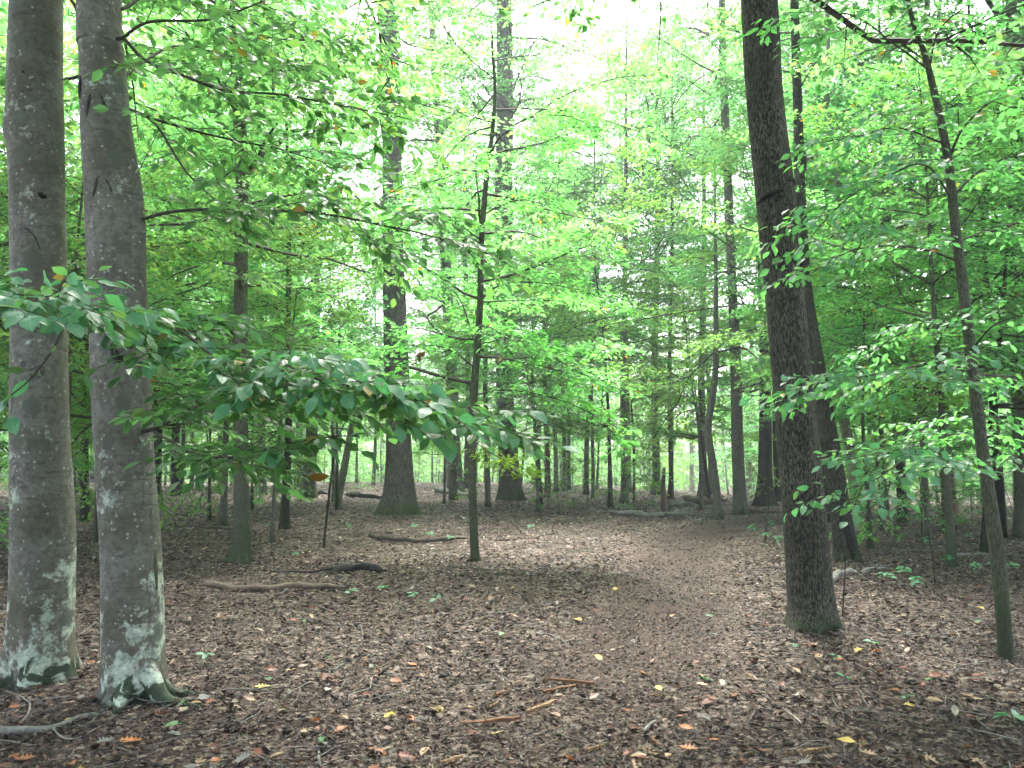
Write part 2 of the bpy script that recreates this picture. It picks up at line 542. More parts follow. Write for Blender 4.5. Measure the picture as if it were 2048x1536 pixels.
M['bark_beech'] = bark_beech()
M['bark_dark'] = bark_rough('bark_dark', (0.016, 0.015, 0.013), (0.05, 0.047, 0.039), (0.17, 0.158, 0.125), 1.0, 0.2, 0.014)
M['bark_oak'] = bark_rough('bark_oak', (0.05, 0.047, 0.042), (0.12, 0.112, 0.098), (0.2, 0.19, 0.165), 0.4, 0.75, 0.03, (0.05, 0.085, 0.02))
M['bark_grey'] = bark_rough('bark_grey', (0.07, 0.068, 0.06), (0.13, 0.125, 0.108), (0.2, 0.195, 0.17), 0.6, 0.4, 0.012)
M['bark_black'] = bark_rough('bark_black', (0.014, 0.014, 0.012), (0.04, 0.038, 0.032), (0.09, 0.085, 0.07), 0.7, 0.4, 0.02)
M['bark_moss'] = bark_rough('bark_moss', (0.04, 0.045, 0.03), (0.085, 0.09, 0.06), (0.15, 0.15, 0.11), 1.2, 1.3, 0.006, (0.03, 0.05, 0.02))
M['bark_pale'] = bark_rough('bark_pale', (0.13, 0.12, 0.1), (0.24, 0.225, 0.19), (0.36, 0.34, 0.29), 0.7, 0.1, 0.01)
M['bark_red'] = bark_rough('bark_red', (0.075, 0.05, 0.035), (0.16, 0.11, 0.08), (0.24, 0.18, 0.14), 0.6, 0.2, 0.015)

def twig_mat():
    a = NT('twig_bark')
    o = a.obj()
    return a.finish(a.ramp(a.noise(o, 30, 3), [(0.3, (0.03, 0.027, 0.02)), (0.7, (0.085, 0.08, 0.06))]), 0.8)
M['twig'] = twig_mat()

def dead_wood(name, c1, c2):
    a = NT(name)
    o = a.obj()
    f = a.noise(a.map(o, (14, 14, 14)), 2.0, 6, 0.7)
    f2 = a.noise(o, 5, 4)
    col = a.ramp(f, [(0.3, c1), (0.65, c2)])
    col = a.mix(a.ramp(f2, [(0.55, 0.0), (0.7, 0.5)]), col, (0.05, 0.06, 0.03))
    return a.finish(col, 0.9, f, 0.7, 0.008, 0.2)
M['wood_dark'] = dead_wood('dead_wood_dark', (0.03, 0.025, 0.02), (0.10, 0.085, 0.07))
M['wood_black'] = dead_wood('dead_wood_black', (0.008, 0.009, 0.009), (0.03, 0.032, 0.03))
M['wood_grey'] = dead_wood('dead_wood_grey', (0.09, 0.085, 0.075), (0.26, 0.25, 0.225))
M['wood_brown'] = dead_wood('dead_wood_brown', (0.07, 0.05, 0.035), (0.19, 0.15, 0.115))

def chip_mat(name, c1, c2):
    a = NT(name)
    f = a.noise(a.map(a.obj(), (8, 90, 90)), 1.0, 4, 0.6)
    return a.finish(a.ramp(f, [(0.3, c1), (0.7, c2)]), 0.85, f, 0.6, 0.004)
M['chip_tan'] = chip_mat('split_wood_tan', (0.12, 0.07, 0.035), (0.34, 0.22, 0.12))
M['chip_rust'] = chip_mat('split_wood_rust', (0.07, 0.034, 0.018), (0.21, 0.105, 0.055))

def litter_material(name, stops, rough=0.6, trans=0.12):
    a = NT(name)
    isl = a.n('NewGeometry').outputs['Random Per Island']
    o = a.obj()
    col = a.ramp(isl, stops)
    f = a.noise(o, 60, 3)
    col = a.mix(a.ramp(f, [(0.35, 0.45), (0.6, 0.0)]), col, (0.03, 0.022, 0.017))
    patchy = a.noise(o, 0.85, 5, 0.62, 0.3)  # broad patches of darker tone, spread at random
    col = a.mix(a.ramp(patchy, [(0.36, 0.62), (0.56, 0.0)]), col, (0.022, 0.017, 0.013))
    p = a.n('BsdfPrincipled', {'Base Color': col, 'Roughness': rough, 'Specular IOR Level': 0.35})
    t = a.n('BsdfTranslucent', {'Color': col})
    mx = a.n('MixShader', {0: trans, 1: p.outputs[0], 2: t.outputs[0]})
    a.t.links.new(mx.outputs[0], a.out.inputs['Surface'])
    return a.m
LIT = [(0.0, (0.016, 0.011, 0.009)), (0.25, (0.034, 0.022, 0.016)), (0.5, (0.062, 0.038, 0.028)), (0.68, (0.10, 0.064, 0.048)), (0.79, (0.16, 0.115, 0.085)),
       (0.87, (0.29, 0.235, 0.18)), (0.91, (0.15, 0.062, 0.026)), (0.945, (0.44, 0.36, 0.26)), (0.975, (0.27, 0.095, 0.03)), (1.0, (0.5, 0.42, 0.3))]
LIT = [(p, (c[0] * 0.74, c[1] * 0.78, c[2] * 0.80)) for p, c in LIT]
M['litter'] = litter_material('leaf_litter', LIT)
M['litter_pale_lit'] = litter_material('leaf_litter_pale_lit', [(p, tuple(min(0.55, x * 3.2 + 0.015) for x in c)) for p, c in LIT], 0.5)  # lighter copy of the litter, canopy gap light put into its colour

def ground_mat():
    a = NT('forest_floor')
    o = a.obj()
    v = a.n('TexVoronoi', {'Vector': o, 'Scale': 22.0, 'Randomness': 1.0})
    sp = a.n('SeparateColor', {0: v.outputs['Color']}).outputs[0]
    far = a.ramp(sp, [(0.0, (0.035, 0.024, 0.018)), (0.35, (0.055, 0.036, 0.027)), (0.6, (0.10, 0.068, 0.052)), (0.85, (0.2, 0.155, 0.125)), (1.0, (0.27, 0.22, 0.18))])
    n = a.noise(o, 3, 5, 0.6)
    n2 = a.noise(o, 40, 5, 0.7)
    far = a.mix(a.ramp(n, [(0.35, 0.45), (0.6, 0.0)]), far, (0.05, 0.034, 0.026))
    tr = a.n('Attribute', attribute_name='trail').outputs['Fac']
    dirt = a.ramp(n2, [(0.3, (0.02, 0.012, 0.009)), (0.55, (0.042, 0.025, 0.018)), (0.75, (0.085, 0.058, 0.043))])
    tf = a.math('MULTIPLY', tr, a.ramp(n, [(0.3, 0.55), (0.6, 1.0)]))
    col = a.mix(tf, far, dirt)
    h = a.math('ADD', sp, n2)
    return a.finish(col, 0.85, h, 0.7, 0.02, 0.25)
M['ground'] = ground_mat()

def plain_leaf(name, c, tr=None, mixf=0.2, rough=0.5):
    a = NT(name)
    o = a.obj()
    rnd = a.n('ObjectInfo').outputs['Random']
    f = a.noise(o, 3.5, 4, 0.6)
    col = a.mix(a.ramp(f, [(0.35, 0.6), (0.62, 0.0)]), c, tuple(x * 0.45 for x in c))
    col = a.n('HueSaturation', {'Value': a.math('ADD', a.math('MULTIPLY', rnd, 0.7), 0.65), 'Color': col}).outputs[0]
    p = a.n('BsdfPrincipled', {'Base Color': col, 'Roughness': rough, 'Specular IOR Level': 0.35})
    t = a.n('BsdfTranslucent', {'Color': (*(tr or c), 1)})
    mx = a.n('MixShader', {0: mixf, 1: p.outputs[0], 2: t.outputs[0]})
    a.t.links.new(mx.outputs[0], a.out.inputs['Surface'])
    return a.m

def near_leaf_mat(name, c, c2, tr):
    """a green leaf with a paler midrib and side veins (object space: x along, y across)"""
    a = NT(name)
    o = a.obj()
    s = a.n('SeparateXYZ', {0: o})
    ay = a.math('ABSOLUTE', s.outputs[1])
    ph = a.math('MULTIPLY', a.math('SUBTRACT', s.outputs[0], a.math('MULTIPLY', ay, 0.9)), 62.0)
    vein = a.ramp(a.math('ADD', a.math('MULTIPLY', a.math('SINE', ph), 0.5), 0.5), [(0.86, 0.0), (1.0, 0.55)])
    rib = a.ramp(ay, [(0.006, 1.0), (0.016, 0.0)])
    vf = a.math('MAXIMUM', vein, rib)
    rnd = a.n('ObjectInfo').outputs['Random']
    col = a.mix(rnd, c, c2)
    col = a.mix(a.math('MULTIPLY', vf, 0.5), col, tuple(min(1, x * 1.7 + 0.03) for x in c2))
    p = a.n('BsdfPrincipled', {'Base Color': col, 'Roughness': 0.36, 'Specular IOR Level': 0.6})
    b = a.n('Bump', {'Height': vf, 'Strength': 0.35, 'Distance': 0.05, })
    a.t.links.new(b.outputs[0], p.inputs['Normal'])
    t = a.n('BsdfTranslucent', {'Color': (*tr, 1)})
    mx = a.n('MixShader', {0: 0.38, 1: p.outputs[0], 2: t.outputs[0]})
    a.t.links.new(mx.outputs[0], a.out.inputs['Surface'])
    return a.m
M['near_leaf'] = near_leaf_mat('beech_leaf', (0.07, 0.21, 0.115), (0.12, 0.29, 0.16), (0.16, 0.58, 0.17))
M['near_leaf_yellow'] = near_leaf_mat('beech_leaf_turning', (0.30, 0.24, 0.04), (0.42, 0.30, 0.05), (0.5, 0.38, 0.05))
M['fall_orange'] = plain_leaf('fallen_leaf_orange', (0.36, 0.13, 0.04))
M['fall_red'] = plain_leaf('fallen_leaf_red_brown', (0.20, 0.075, 0.045))
M['fall_tan'] = plain_leaf('fallen_leaf_tan', (0.36, 0.25, 0.15))
M['fall_pale'] = plain_leaf('fallen_leaf_pale', (0.36, 0.32, 0.26))
M['fall_yellow'] = plain_leaf('fallen_leaf_yellow', (0.48, 0.36, 0.08))
M['fall_green'] = plain_leaf('fallen_leaf_green', (0.09, 0.22, 0.08))
M['fall_grey'] = plain_leaf('fallen_leaf_grey', (0.17, 0.17, 0.155))
M['dead_leaf'] = plain_leaf('dead_hanging_leaf', (0.16, 0.07, 0.03), None, 0.25)
M['scar_hollow_shade'] = bark_rough('bark_scar_hollow_shade', (0.008, 0.009, 0.008), (0.02, 0.02, 0.017), (0.05, 0.05, 0.042), 1.5, 0.01, 0.01)  # also colours the shade painted for the hollow foot

# ------------------------------------------------------------------ object helpers
def obj(name, me, parent=None, loc=None):
    o = bpy.data.objects.new(name, me)
    COL.objects.link(o)
    if parent is not None:
        o.parent = parent
    if loc is not None:
        o.location = loc
    return o

def tag(o, label, cat, group=None):
    o['label'] = label
    o['category'] = cat
    if group:
        o['group'] = group
    return o

def thing(name, label, cat, loc, group=None):
    o = bpy.data.objects.new(name, None)
    o.empty_display_size = 0.2
    COL.objects.link(o)
    o.location = loc
    return tag(o, label, cat, group)

def copy_tree(root, loc, rz, sc, label=None, group=None):
    r = root.copy()
    COL.objects.link(r)
    r.location = loc
    r.rotation_euler = (0, 0, rz)
    r.scale = (sc, sc, sc)
    if label:
        r['label'] = label
    if group:
        r['group'] = group
    for ch in list(root.children):
        c = ch.copy()
        COL.objects.link(c)
        c.parent = r
        for g2 in list(ch.children):
            d = g2.copy()
            COL.objects.link(d)
            d.parent = c
    return r

# ------------------------------------------------------------------ the ground
def build_ground():
    ys = np.concatenate([np.arange(-14, 2.6, 0.7), np.arange(2.6, 14, 0.13), np.arange(14, 40, 0.4), np.arange(40, 130, 2.5), 130 * 1.25 ** np.arange(0, 11)])
    xp = np.concatenate([np.arange(0, 9, 0.16), np.arange(9, 34, 0.7), 34 * 1.25 ** np.arange(0, 16)])
    xs = np.concatenate([-xp[:0:-1], xp])
    X, Y = np.meshgrid(xs, ys)
    Z = hgt(X, Y)
    nx, ny = len(xs), len(ys)
    i = np.arange(ny - 1)[:, None] * nx
    j = np.arange(nx - 1)[None, :]
    q = np.stack([i + j, i + j + 1, i + nx + j + 1, i + nx + j], -1).reshape(-1, 4)
    g = Geo()
    g.add(np.stack([X, Y, Z], -1).reshape(-1, 3), None, q)
    me = g.mesh('forest_floor', [M['ground']])
    a = me.attributes.new('trail', 'FLOAT', 'POINT')
    d = trail_dist(X, Y)
    w = 0.62 + 0.22 * fbm(np.stack([X.ravel(), Y.ravel(), X.ravel() * 0], 1) * 0.9, 3, 21).reshape(X.shape)
    a.data.foreach_set('value', ((1 - sstep(w * 0.6, w * 1.5, d)) * (0.25 + 0.75 * sstep(4.5, 7.5, Y))).astype(np.float32).ravel())
    o = obj('forest_floor', me)
    o['kind'] = 'structure'
    o['label'] = 'leaf strewn forest floor with a faint trampled trail'
build_ground()

# ------------------------------------------------------------------ leaf litter (nobody could count it)
LITTER_LEAF = (np.array([[0, 0, 0], [0.30, 0.24, 0.10], [0.68, 0.22, 0.13], [1, 0, 0.10], [0.68, -0.22, 0.13], [0.30, -0.24, 0.10], [0.5, 0, -0.02]]),
               [(0, 6, 1), (1, 6, 2), (2, 6, 3), (3, 6, 4), (4, 6, 5), (5, 6, 0)])
def scatter_litter():
    rng = np.random.default_rng(11)
    g, g2 = Geo(), Geo()
    # (y0, y1, leaves per m2, size range, template)
    for y0, y1, dens, s0, s1, tm in ((2.2, 5, 1000, 0.014, 0.085, LITTER_LEAF), (5, 8, 800, 0.016, 0.085, LITTER_LEAF), (8, 13, 420, 0.03, 0.09, LITTER_LEAF),
                                     (13, 21, 150, 0.055, 0.10, DIAMOND), (21, 36, 62, 0.08, 0.13, DIAMOND), (36, 62, 20, 0.11, 0.19, DIAMOND)):
        wx = 0.70 * y1 + 1.2
        n = int(dens * (y1 - y0) * 2 * wx)
        x = rng.uniform(-wx, wx, n); y = rng.uniform(y0, y1, n)
        keep = np.abs(x) < 0.70 * y + 1.2
        td = trail_dist(x, y)
        tw = 0.75 + 0.3 * fbm(np.stack([x, y, x * 0], 1) * 1.1, 2, 5)
        keep &= rng.uniform(0, 1, n) < np.where(td < tw, np.where(y < 6, 0.97, np.where(y > 12, 0.95, 0.86)), 1.0)
        x, y, td = x[keep], y[keep], td[keep]
        n = len(x)
        s = s0 + (s1 - s0) * rng.beta(1.0, 2.4, n)
        s = np.where(td < 0.8, s * np.where(y < 6, 0.9, 0.72), s)
        z = hgt(x, y) + rng.uniform(0.002, 0.03, n) * np.where(td < 0.7, 0.4, 1)
        az = rng.uniform(0, 2 * math.pi, n)
        D = np.stack([np.cos(az), np.sin(az), rng.normal(0, 0.24, n)], 1)
        N = np.stack([rng.normal(0, 0.30, n), rng.normal(0, 0.30, n), np.ones(n)], 1)
        pos = np.stack([x, y, z], 1)
        c = rng.uniform(-1.2, 2.2, n)
        wd = rng.uniform(0.6, 1.35, n)
        pale = (td > 0.9) & (rng.uniform(0, 1, n) < sstep(9, 16, y) * 0.85)  # lightened leaves take over with distance, painting the brighter middle ground
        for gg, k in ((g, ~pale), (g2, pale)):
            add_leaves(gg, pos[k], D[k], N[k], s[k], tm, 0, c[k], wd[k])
    # crumbled pieces between the leaves
    for y0, y1, dens in ((2.2, 5, 1900), (5, 8, 1300), (8, 12, 600)):
        wx = 0.70 * y1 + 1.2
        n = int(dens * (y1 - y0) * 2 * wx)
        x = rng.uniform(-wx, wx, n); y = rng.uniform(y0, y1, n)
        k = np.abs(x) < 0.70 * y + 1.2
        x, y = x[k], y[k]
        n = len(x)
        az = rng.uniform(0, 2 * math.pi, n)
        add_leaves(g, np.stack([x, y, hgt(x, y) + rng.uniform(0.004, 0.034, n)], 1), np.stack([np.cos(az), np.sin(az), rng.normal(0, 0.35, n)], 1),
                   np.stack([rng.normal(0, 0.45, n), rng.normal(0, 0.45, n), np.ones(n)], 1), rng.uniform(0.012, 0.034, n), DIAMOND, 0, rng.uniform(-2, 2, n), rng.uniform(0.4, 1.4, n))
    for gg, mt, lab in ((g, 'litter', 'brown dead leaf litter carpeting the forest floor'), (g2, 'litter_pale_lit', 'paler leaf litter beyond the saplings, gap light put into its colour')):
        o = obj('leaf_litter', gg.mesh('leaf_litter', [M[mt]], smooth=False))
        o['kind'] = 'stuff'; o['label'] = lab; o['category'] = 'leaf litter'
    # fine twigs in the litter
    gt = Geo()
    for k in range(2300):
        y = 2.5 + 34 * rng.uniform(0, 1) ** 1.8
        x = rng.uniform(-1, 1) * (0.7 * y + 1)
        if trail_dist(np.array([x]), np.array([y]))[0] < 0.55 and rng.uniform() < 0.8:
            continue
        L = rng.uniform(0.08, 0.5) * (1 + y * 0.03)
        a = rng.uniform(0, 2 * math.pi)
        P = np.array([[x, y, 0]]) + np.outer(np.linspace(-0.5, 0.5, 4) * L, [math.cos(a), math.sin(a), 0]) + rng.normal(0, 0.035 * L, (4, 3))
        P[:, 2] = hgt(P[:, 0], P[:, 1]) + rng.uniform(0.012, 0.03) + rng.uniform(0, 0.02, 4)
        r = rng.uniform(0.0015, 0.004) * (1 + y * 0.04)
        tube(gt, P, np.array([r, r, r * 0.8, r * 0.5]), 4, int(rng.uniform() < 0.55))
    o = obj('twig_litter', gt.mesh('twig_litter', [M['wood_dark'], M['wood_grey']]))
    o['kind'] = 'stuff'; o['label'] = 'fine dead twigs scattered in the leaf litter'; o['category'] = 'twigs'
scatter_litter()

# ------------------------------------------------------------------ prototypes of the background trees
def build_proto(name, seed, H, r0, z0, count, blen, leaf, leafmat, bark, twig_len, twig_gap, leaf_gap, tilt, lean=0.3, el=(0.1, 0.7), flare=(0.6, 0.3, 5, 0.0), sides=12, step=0.4, sub=True, tw_r=0.003, top_frac=0.45, bottom_frac=0.8, per_m=40):
    rng = np.random.default_rng(seed)
    n = 7
    z = np.linspace(0, H, n)
    xy = np.cumsum(np.cumsum(rng.normal(0, lean * H / n * 0.075, (n, 2)), 0), 0)
    xy -= xy[0]
    P = np.column_stack([xy, z])
    R = r0 * (1 - 0.86 * (z / H) ** 0.9)
    P = np.vstack([P[:1] - [0, 0, 0.5], P]); R = np.concatenate([R[:1], R])
    gt = Geo()
    C = trunk_geo(gt, P, R, sides, step, flare, (0.05, 2.0), (), seed)
    gc, fo = Geo(), Foliage()
    az = rng.uniform(0, 6.28)
    for k in range(count):
        u = min(1.0, max(0.0, (k + rng.uniform(0, 1)) / count + rng.normal(0, 0.05)))
        zz = z0 + (H - z0) * u * 0.985
        j = int(np.argmin(abs(C[:, 2] - zz)))
        az += 2.4 + rng.normal(0, 0.5)
        prof = bottom_frac + (1 - bottom_frac) * min(1, u / 0.3) if u < 0.5 else 1 - (1 - top_frac) * ((u - 0.5) / 0.5) ** 1.5
        L = blen * prof * min(1.7, rng.lognormal(-0.12, 0.42))
        e = max(-0.12, el[0] + (el[1] - el[0]) * u + rng.normal(0, 0.3))
        B = branch_path(rng, C[j, :3], az, e, L, 6, -0.10 * max(e, 0), 0.2)
        r = min(C[j, 3] * 0.6, 0.012 + 0.008 * L)
        dress(gc, fo, B, np.linspace(r, 0.004, 7), rng, twig_len, twig_gap, leaf_gap, leaf, 0.18, 0, sub, tilt, 4, -0.05, True, tw_r, per_m)
    p, d, nn, s = fo.arrays()
    add_leaves(gc, p, d, nn, s, DIAMOND, 1)
    return gt.mesh(name + '_trunk', [M[bark]]), gc.mesh(name + '_crown', [M['twig'], M[leafmat]], smooth=False), len(p)

PROTO = {}
nleaf = 0
for i in range(5):
    PROTO['sap%d' % i] = build_proto('sapling', 100 + i, 6.2 + i * 0.7, 0.042 + 0.008 * i, 2.0 + 0.15 * i, 22 + 2 * i, 2.7 + 0.12 * i, 0.10, ['leaf_sapling', 'leaf_sapling', 'leaf_beech', 'leaf_yellow', 'leaf_sapling'][i],
                                     ['bark_grey', 'bark_moss', 'bark_grey', 'bark_black', 'bark_moss'][i], 0.95, 0.15, 0.07, 0.55, 0.45, (0.05, 0.75), step=0.3, sides=10, per_m=52)
for i in range(4):
    PROTO['mid%d' % i] = build_proto('pole', 200 + i, 12.5 + 1.6 * i, 0.085 + 0.018 * i, 3.4 + 0.5 * i, 38, 3.3, 0.115, ['leaf_sapling', 'leaf_canopy', 'leaf_beech', 'leaf_sapling'][i],
                                     ['bark_grey', 'bark_black', 'bark_oak', 'bark_grey'][i], 1.1, 0.17, 0.085, 0.55, 0.4, (0.1, 0.95), step=0.4, sides=12, per_m=56)
for i in range(4):
    PROTO['tall%d' % i] = build_proto('canopy', 300 + i, 22 + 1.5 * i, 0.20 + 0.03 * i, 8.0 + 0.6 * i, 50, 4.6, 0.16, ['leaf_canopy', 'leaf_canopy', 'leaf_sapling', 'leaf_canopy'][i],
                                      ['bark_oak', 'bark_grey', 'bark_oak', 'bark_black'][i], 1.5, 0.27, 0.13, 0.65, 0.3, (0.25, 1.0), step=0.5, sides=14, tw_r=0.006, flare=(0.7, 0.5, 5, 1.0), per_m=33)
for i in range(3):
    PROTO['shrub%d' % i] = build_proto('shrub', 400 + i, 1.5 + 0.5 * i, 0.012, 0.25, 12 + 3 * i, 0.75 + 0.1 * i, 0.08, ['leaf_seedling', 'leaf_beech', 'leaf_sapling'][i], 'bark_moss', 0.35, 0.12, 0.055, 0.4, 1.0, (0.2, 0.9), step=0.15, sides=6, sub=False, tw_r=0.0015, per_m=45)

_first = {}
def put_proto(key, name, label, cat, loc, rz, sc, group=None):
    tr, cr, _ = PROTO[key]
    t = thing(name, label, cat, loc, group)
    t.rotation_euler = (0, 0, rz)
    t.scale = (sc, sc, sc)
    obj('stem' if key.startswith('shrub') else 'trunk', tr, t)
    c = obj('crown', cr, t)
    c['kind'] = 'stuff'
    return t

# ------------------------------------------------------------------ trees one can tell apart
LEAF_VARIANTS = []
def near_leaf_meshes():
    for k in range(5):
        rng = np.random.default_rng(900 + k)
        n = 7
        u = np.linspace(0.0, 1.0, n)
        half = 0.30 * np.sin(np.pi * np.clip(u, 0, 1) ** 0.85) ** 0.8 * (1 - 0.15 * u)
        half[0] = half[-1] = 0
        fold, bend = rng.uniform(0.05, 0.16), rng.uniform(0.05, 0.28)
        g = Geo()
        V, T = [], []
        for a in range(n):
            zc = -bend * (u[a]) ** 2
            V.append([0.1 + 0.9 * u[a], 0, zc])
        for s in (1, -1):
            for a in range(1, n - 1):
                V.append([0.1 + 0.9 * u[a] + 0.02, s * half[a], -bend * u[a] ** 2 + fold * half[a] * 2 + 0.02 * math.sin(a * 2.1 + k)])
        L = lambda a: n + a - 1
        Rr = lambda a: n + (n - 2) + a - 1
        for a in range(n - 1):
            for f, sw in ((L, 0), (Rr, 1)):
                if a == 0:
                    t = [(0, 1, f(1))]
                elif a == n - 2:
                    t = [(a, n - 1, f(a))]
                else:
                    t = [(a, a + 1, f(a + 1)), (a, f(a + 1), f(a))]
                T += [x if not sw else x[::-1] for x in t]
        # the stalk
        b = len(V)
        V += [[0, 0.006, 0.01], [0, -0.006, 0.01], [0.11, -0.006, 0], [0.11, 0.006, 0]]
        T += [(b, b + 1, b + 2), (b, b + 2, b + 3)]
        g.add(V, T)
        LEAF_VARIANTS.append([g.mesh('beech_leaf', [M['near_leaf']]), None])
        m2 = LEAF_VARIANTS[-1][0].copy()
        m2.materials[0] = M['near_leaf_yellow']
        LEAF_VARIANTS[-1][1] = m2
near_leaf_meshes()

def stem_path(px_list, Y, top=None, lean_y=0.0):
    """a trunk drawn as (px, py, width px) at depth Y; the first entry is the foot"""
    f0 = at(px_list[0][0], px_list[0][1], Y)
    base = np.array([f0[0], Y, h1(f0[0], Y)])
    P, R = [], []
    for k, (px, py, w) in enumerate(px_list):
        yy = Y
        p = at(px, py, yy)
        if k == 0:
            p[2] = base[2]
        p[1] += lean_y * (p[2] - base[2])
        dep = (p[1]) * _cp + (p[2] - CAM_H) * _sp
        P.append(p - base)
        R.append(0.5 * w * dep / FPX)
    if top is not None and P[-1][2] < top:
        d = unit(P[-1] - P[-2]) * np.array([0.5, 0.5, 1])
        h = P[-1][2]
        for k in range(1, 4):
            z = h + (top - h) * k / 3
            P.append(P[len(px_list) - 1] + d / max(d[2], 0.2) * (z - h))
            R.append(R[len(px_list) - 1] * (1 - 0.28 * k))
    P, R = np.array(P), np.array(R)
    P = np.vstack([P[:1] - [0, 0, 0.35], P])
    R = np.concatenate([R[:1], R])
    return base, P, R

ALL_NEAR = []
def feature(name, label, cat, stem, Y, bark, top=None, sides=24, step=0.12, flare=(0.5, 0.3, 5, 0.0), rough=(0.02, 3.0), bulges=(), seed=0, group=None, crown=None, limbs=(), leafmat='leaf_beech',
            rand=None, leaf=0.085, near_leaves=0, lean_y=0.0, twig=(0.6, 0.11, 0.05), tilt=0.48, per_m=60):
    """trunk + limbs (drawn in the photograph at their own depths) + crown"""
    rng = np.random.default_rng(5000 + seed)
    base, P, R = stem_path(stem, Y, top, lean_y)
    t = thing(name, label, cat, base, group)
    g = Geo()
    C = trunk_geo(g, P, R, sides, step, flare, rough, bulges, seed)
    obj('trunk', g.mesh('trunk', [M[bark]]), t)
    gc, fo = Geo(), Foliage()
    near = []
    for lb in limbs:
        pts = np.array([at(px, py, yy) for px, py, yy in lb['p']]) - base
        if lb.get('root', True):
            j = int(np.argmin(np.linalg.norm(C[:, :3] - pts[0], axis=1)))
            pts = np.vstack([C[j, :3] * 0.8 + pts[0] * 0.2, pts])
        Q = catmull(pts, 8 * len(pts))
        Q = Q + np.column_stack([0.012 * fbm(Q * 3 + 7, 2, seed), 0.012 * fbm(Q * 3 + 17, 2, seed), 0.012 * fbm(Q * 3 + 27, 2, seed)])
        gl = Geo()
        r = lb.get('r', 0.014)
        tube(gl, Q, np.linspace(r, lb.get('r1', 0.003), len(Q)), 7)
        lo = obj('limb', gl.mesh('limb', [M[lb.get('bark', 'twig')]]), t)
        f2 = Foliage()
        tw = lb.get('twig', twig)
        if lb.get('leafy', True):
            dress(gc, f2, Q, np.linspace(r, 0.003, len(Q)), rng, tw[0], tw[1], tw[2], leaf, lb.get('start', 0.15), 0, True, tilt, limb=False, per_m=0 if Y < 9 else per_m)
        if lb.get('lm'):
            g3 = Geo()
            add_leaves(g3, *f2.arrays(), DIAMOND, 0)
            o3 = obj('foliage', g3.mesh('foliage', [M[lb['lm']]], smooth=False), lo)
            o3['kind'] = 'stuff'
            f2 = Foliage()
        near.append((lo, f2))
    if rand:
        z0, z1, cnt, blen, el = rand
        az = rng.uniform(0, 6.28)
        for k in range(cnt):
            zz = z0 + (z1 - z0) * (k + rng.uniform(0, 1)) / cnt
            j = int(np.argmin(abs(C[:, 2] - zz)))
            az += 2.4 + rng.normal(0, 0.5)
            L = blen * rng.uniform(0.6, 1.2)
            B = branch_path(rng, C[j, :3], az, el + rng.normal(0, 0.15), L, 6, -0.05, 0.12)
            dress(gc, fo, B, np.linspace(min(C[j, 3] * 0.55, 0.01 + 0.008 * L), 0.003, 7), rng, twig[0], twig[1] * 1.4, twig[2] * 1.2, leaf, 0.15, 0, True, tilt, per_m=per_m)
    # the leaves that show largest become leaves of their own, the rest one mass
    pool = []
    for li, (lo, f2) in enumerate(near):
        p, d, n, s = f2.arrays()
        for a in range(len(p)):
            pool.append((li, p[a], d[a], n[a], s[a]))
    if near_leaves and pool:
        pw = np.array([q[1] for q in pool]) + base
        u, v, f = project(pw)
        sz = np.array([q[4] for q in pool]) / f
        sz = np.where((u > -20) & (u < 2068) & (v > -20) & (v < 1556), sz, 0)
        order = np.argsort(-sz)
        chosen = set(int(x) for x in order[:near_leaves] if sz[x] > 0)
    else:
        chosen = set()
    rp, rd, rn, rs = [], [], [], []
    for a, (li, p, d, n, s) in enumerate(pool):
        if a in chosen:
            D, S, W = leaf_frames(np.array([d]), np.array([n]))
            k = rng.integers(0, 5)
            o = obj('leaf', LEAF_VARIANTS[k][1 if rng.uniform() < 0.008 else 0], near[li][0])
            w = s * rng.uniform(0.85, 1.15)
            mtx = Matrix(((D[0][0] * s, S[0][0] * w, W[0][0] * s, p[0]), (D[0][1] * s, S[0][1] * w, W[0][1] * s, p[1]), (D[0][2] * s, S[0][2] * w, W[0][2] * s, p[2]), (0, 0, 0, 1)))
            o.matrix_basis = mtx
        else:
            rp.append(p); rd.append(d); rn.append(n); rs.append(s)
    if rp:
        add_leaves(gc, np.array(rp), np.array(rd), np.array(rn), np.array(rs), OVAL if Y < 9 else DIAMOND, 1)
    p, d, n, s = fo.arrays()
    add_leaves(gc, p, d, n, s, DIAMOND, 1)
    if gc.n:
        c = obj('crown', gc.mesh('crown', [M['twig'], M[leafmat]], smooth=False), t)
        c['kind'] = 'stuff'
    if crown:
        key, sc, dz = crown
        c = obj('crown', PROTO[key][1], t)
        j = int(np.argmin(abs(C[:, 2] - 11)))
        c.location = (C[j, 0], C[j, 1], dz)
        c.rotation_euler = (0, 0, seed * 1.7)
        c.scale = (sc, sc, sc)
        c['kind'] = 'stuff'
    return t, base, C

def surf_tube(parent, name, C, pts, r, mat, sides=6, lift=0.0, r_end=None):
    """a ridge lying on the trunk: pts = (z, angle from the camera side, +right)"""
    P = []
    for z, a in pts:
        j = int(np.argmin(abs(C[:, 2] - z)))
        th = -math.pi / 2 + a
        rr = C[j, 3] + lift
        P.append([C[j, 0] + rr * math.cos(th), C[j, 1] + rr * math.sin(th), z])
    Q = catmull(np.array(P), 5 * len(P))
    g = Geo()
    w = np.sin(np.linspace(0.25, math.pi - 0.25, len(Q))) ** 0.6
    tube(g, Q, r * w, sides)
    return obj(name, g.mesh(name, [M[mat]]), parent)

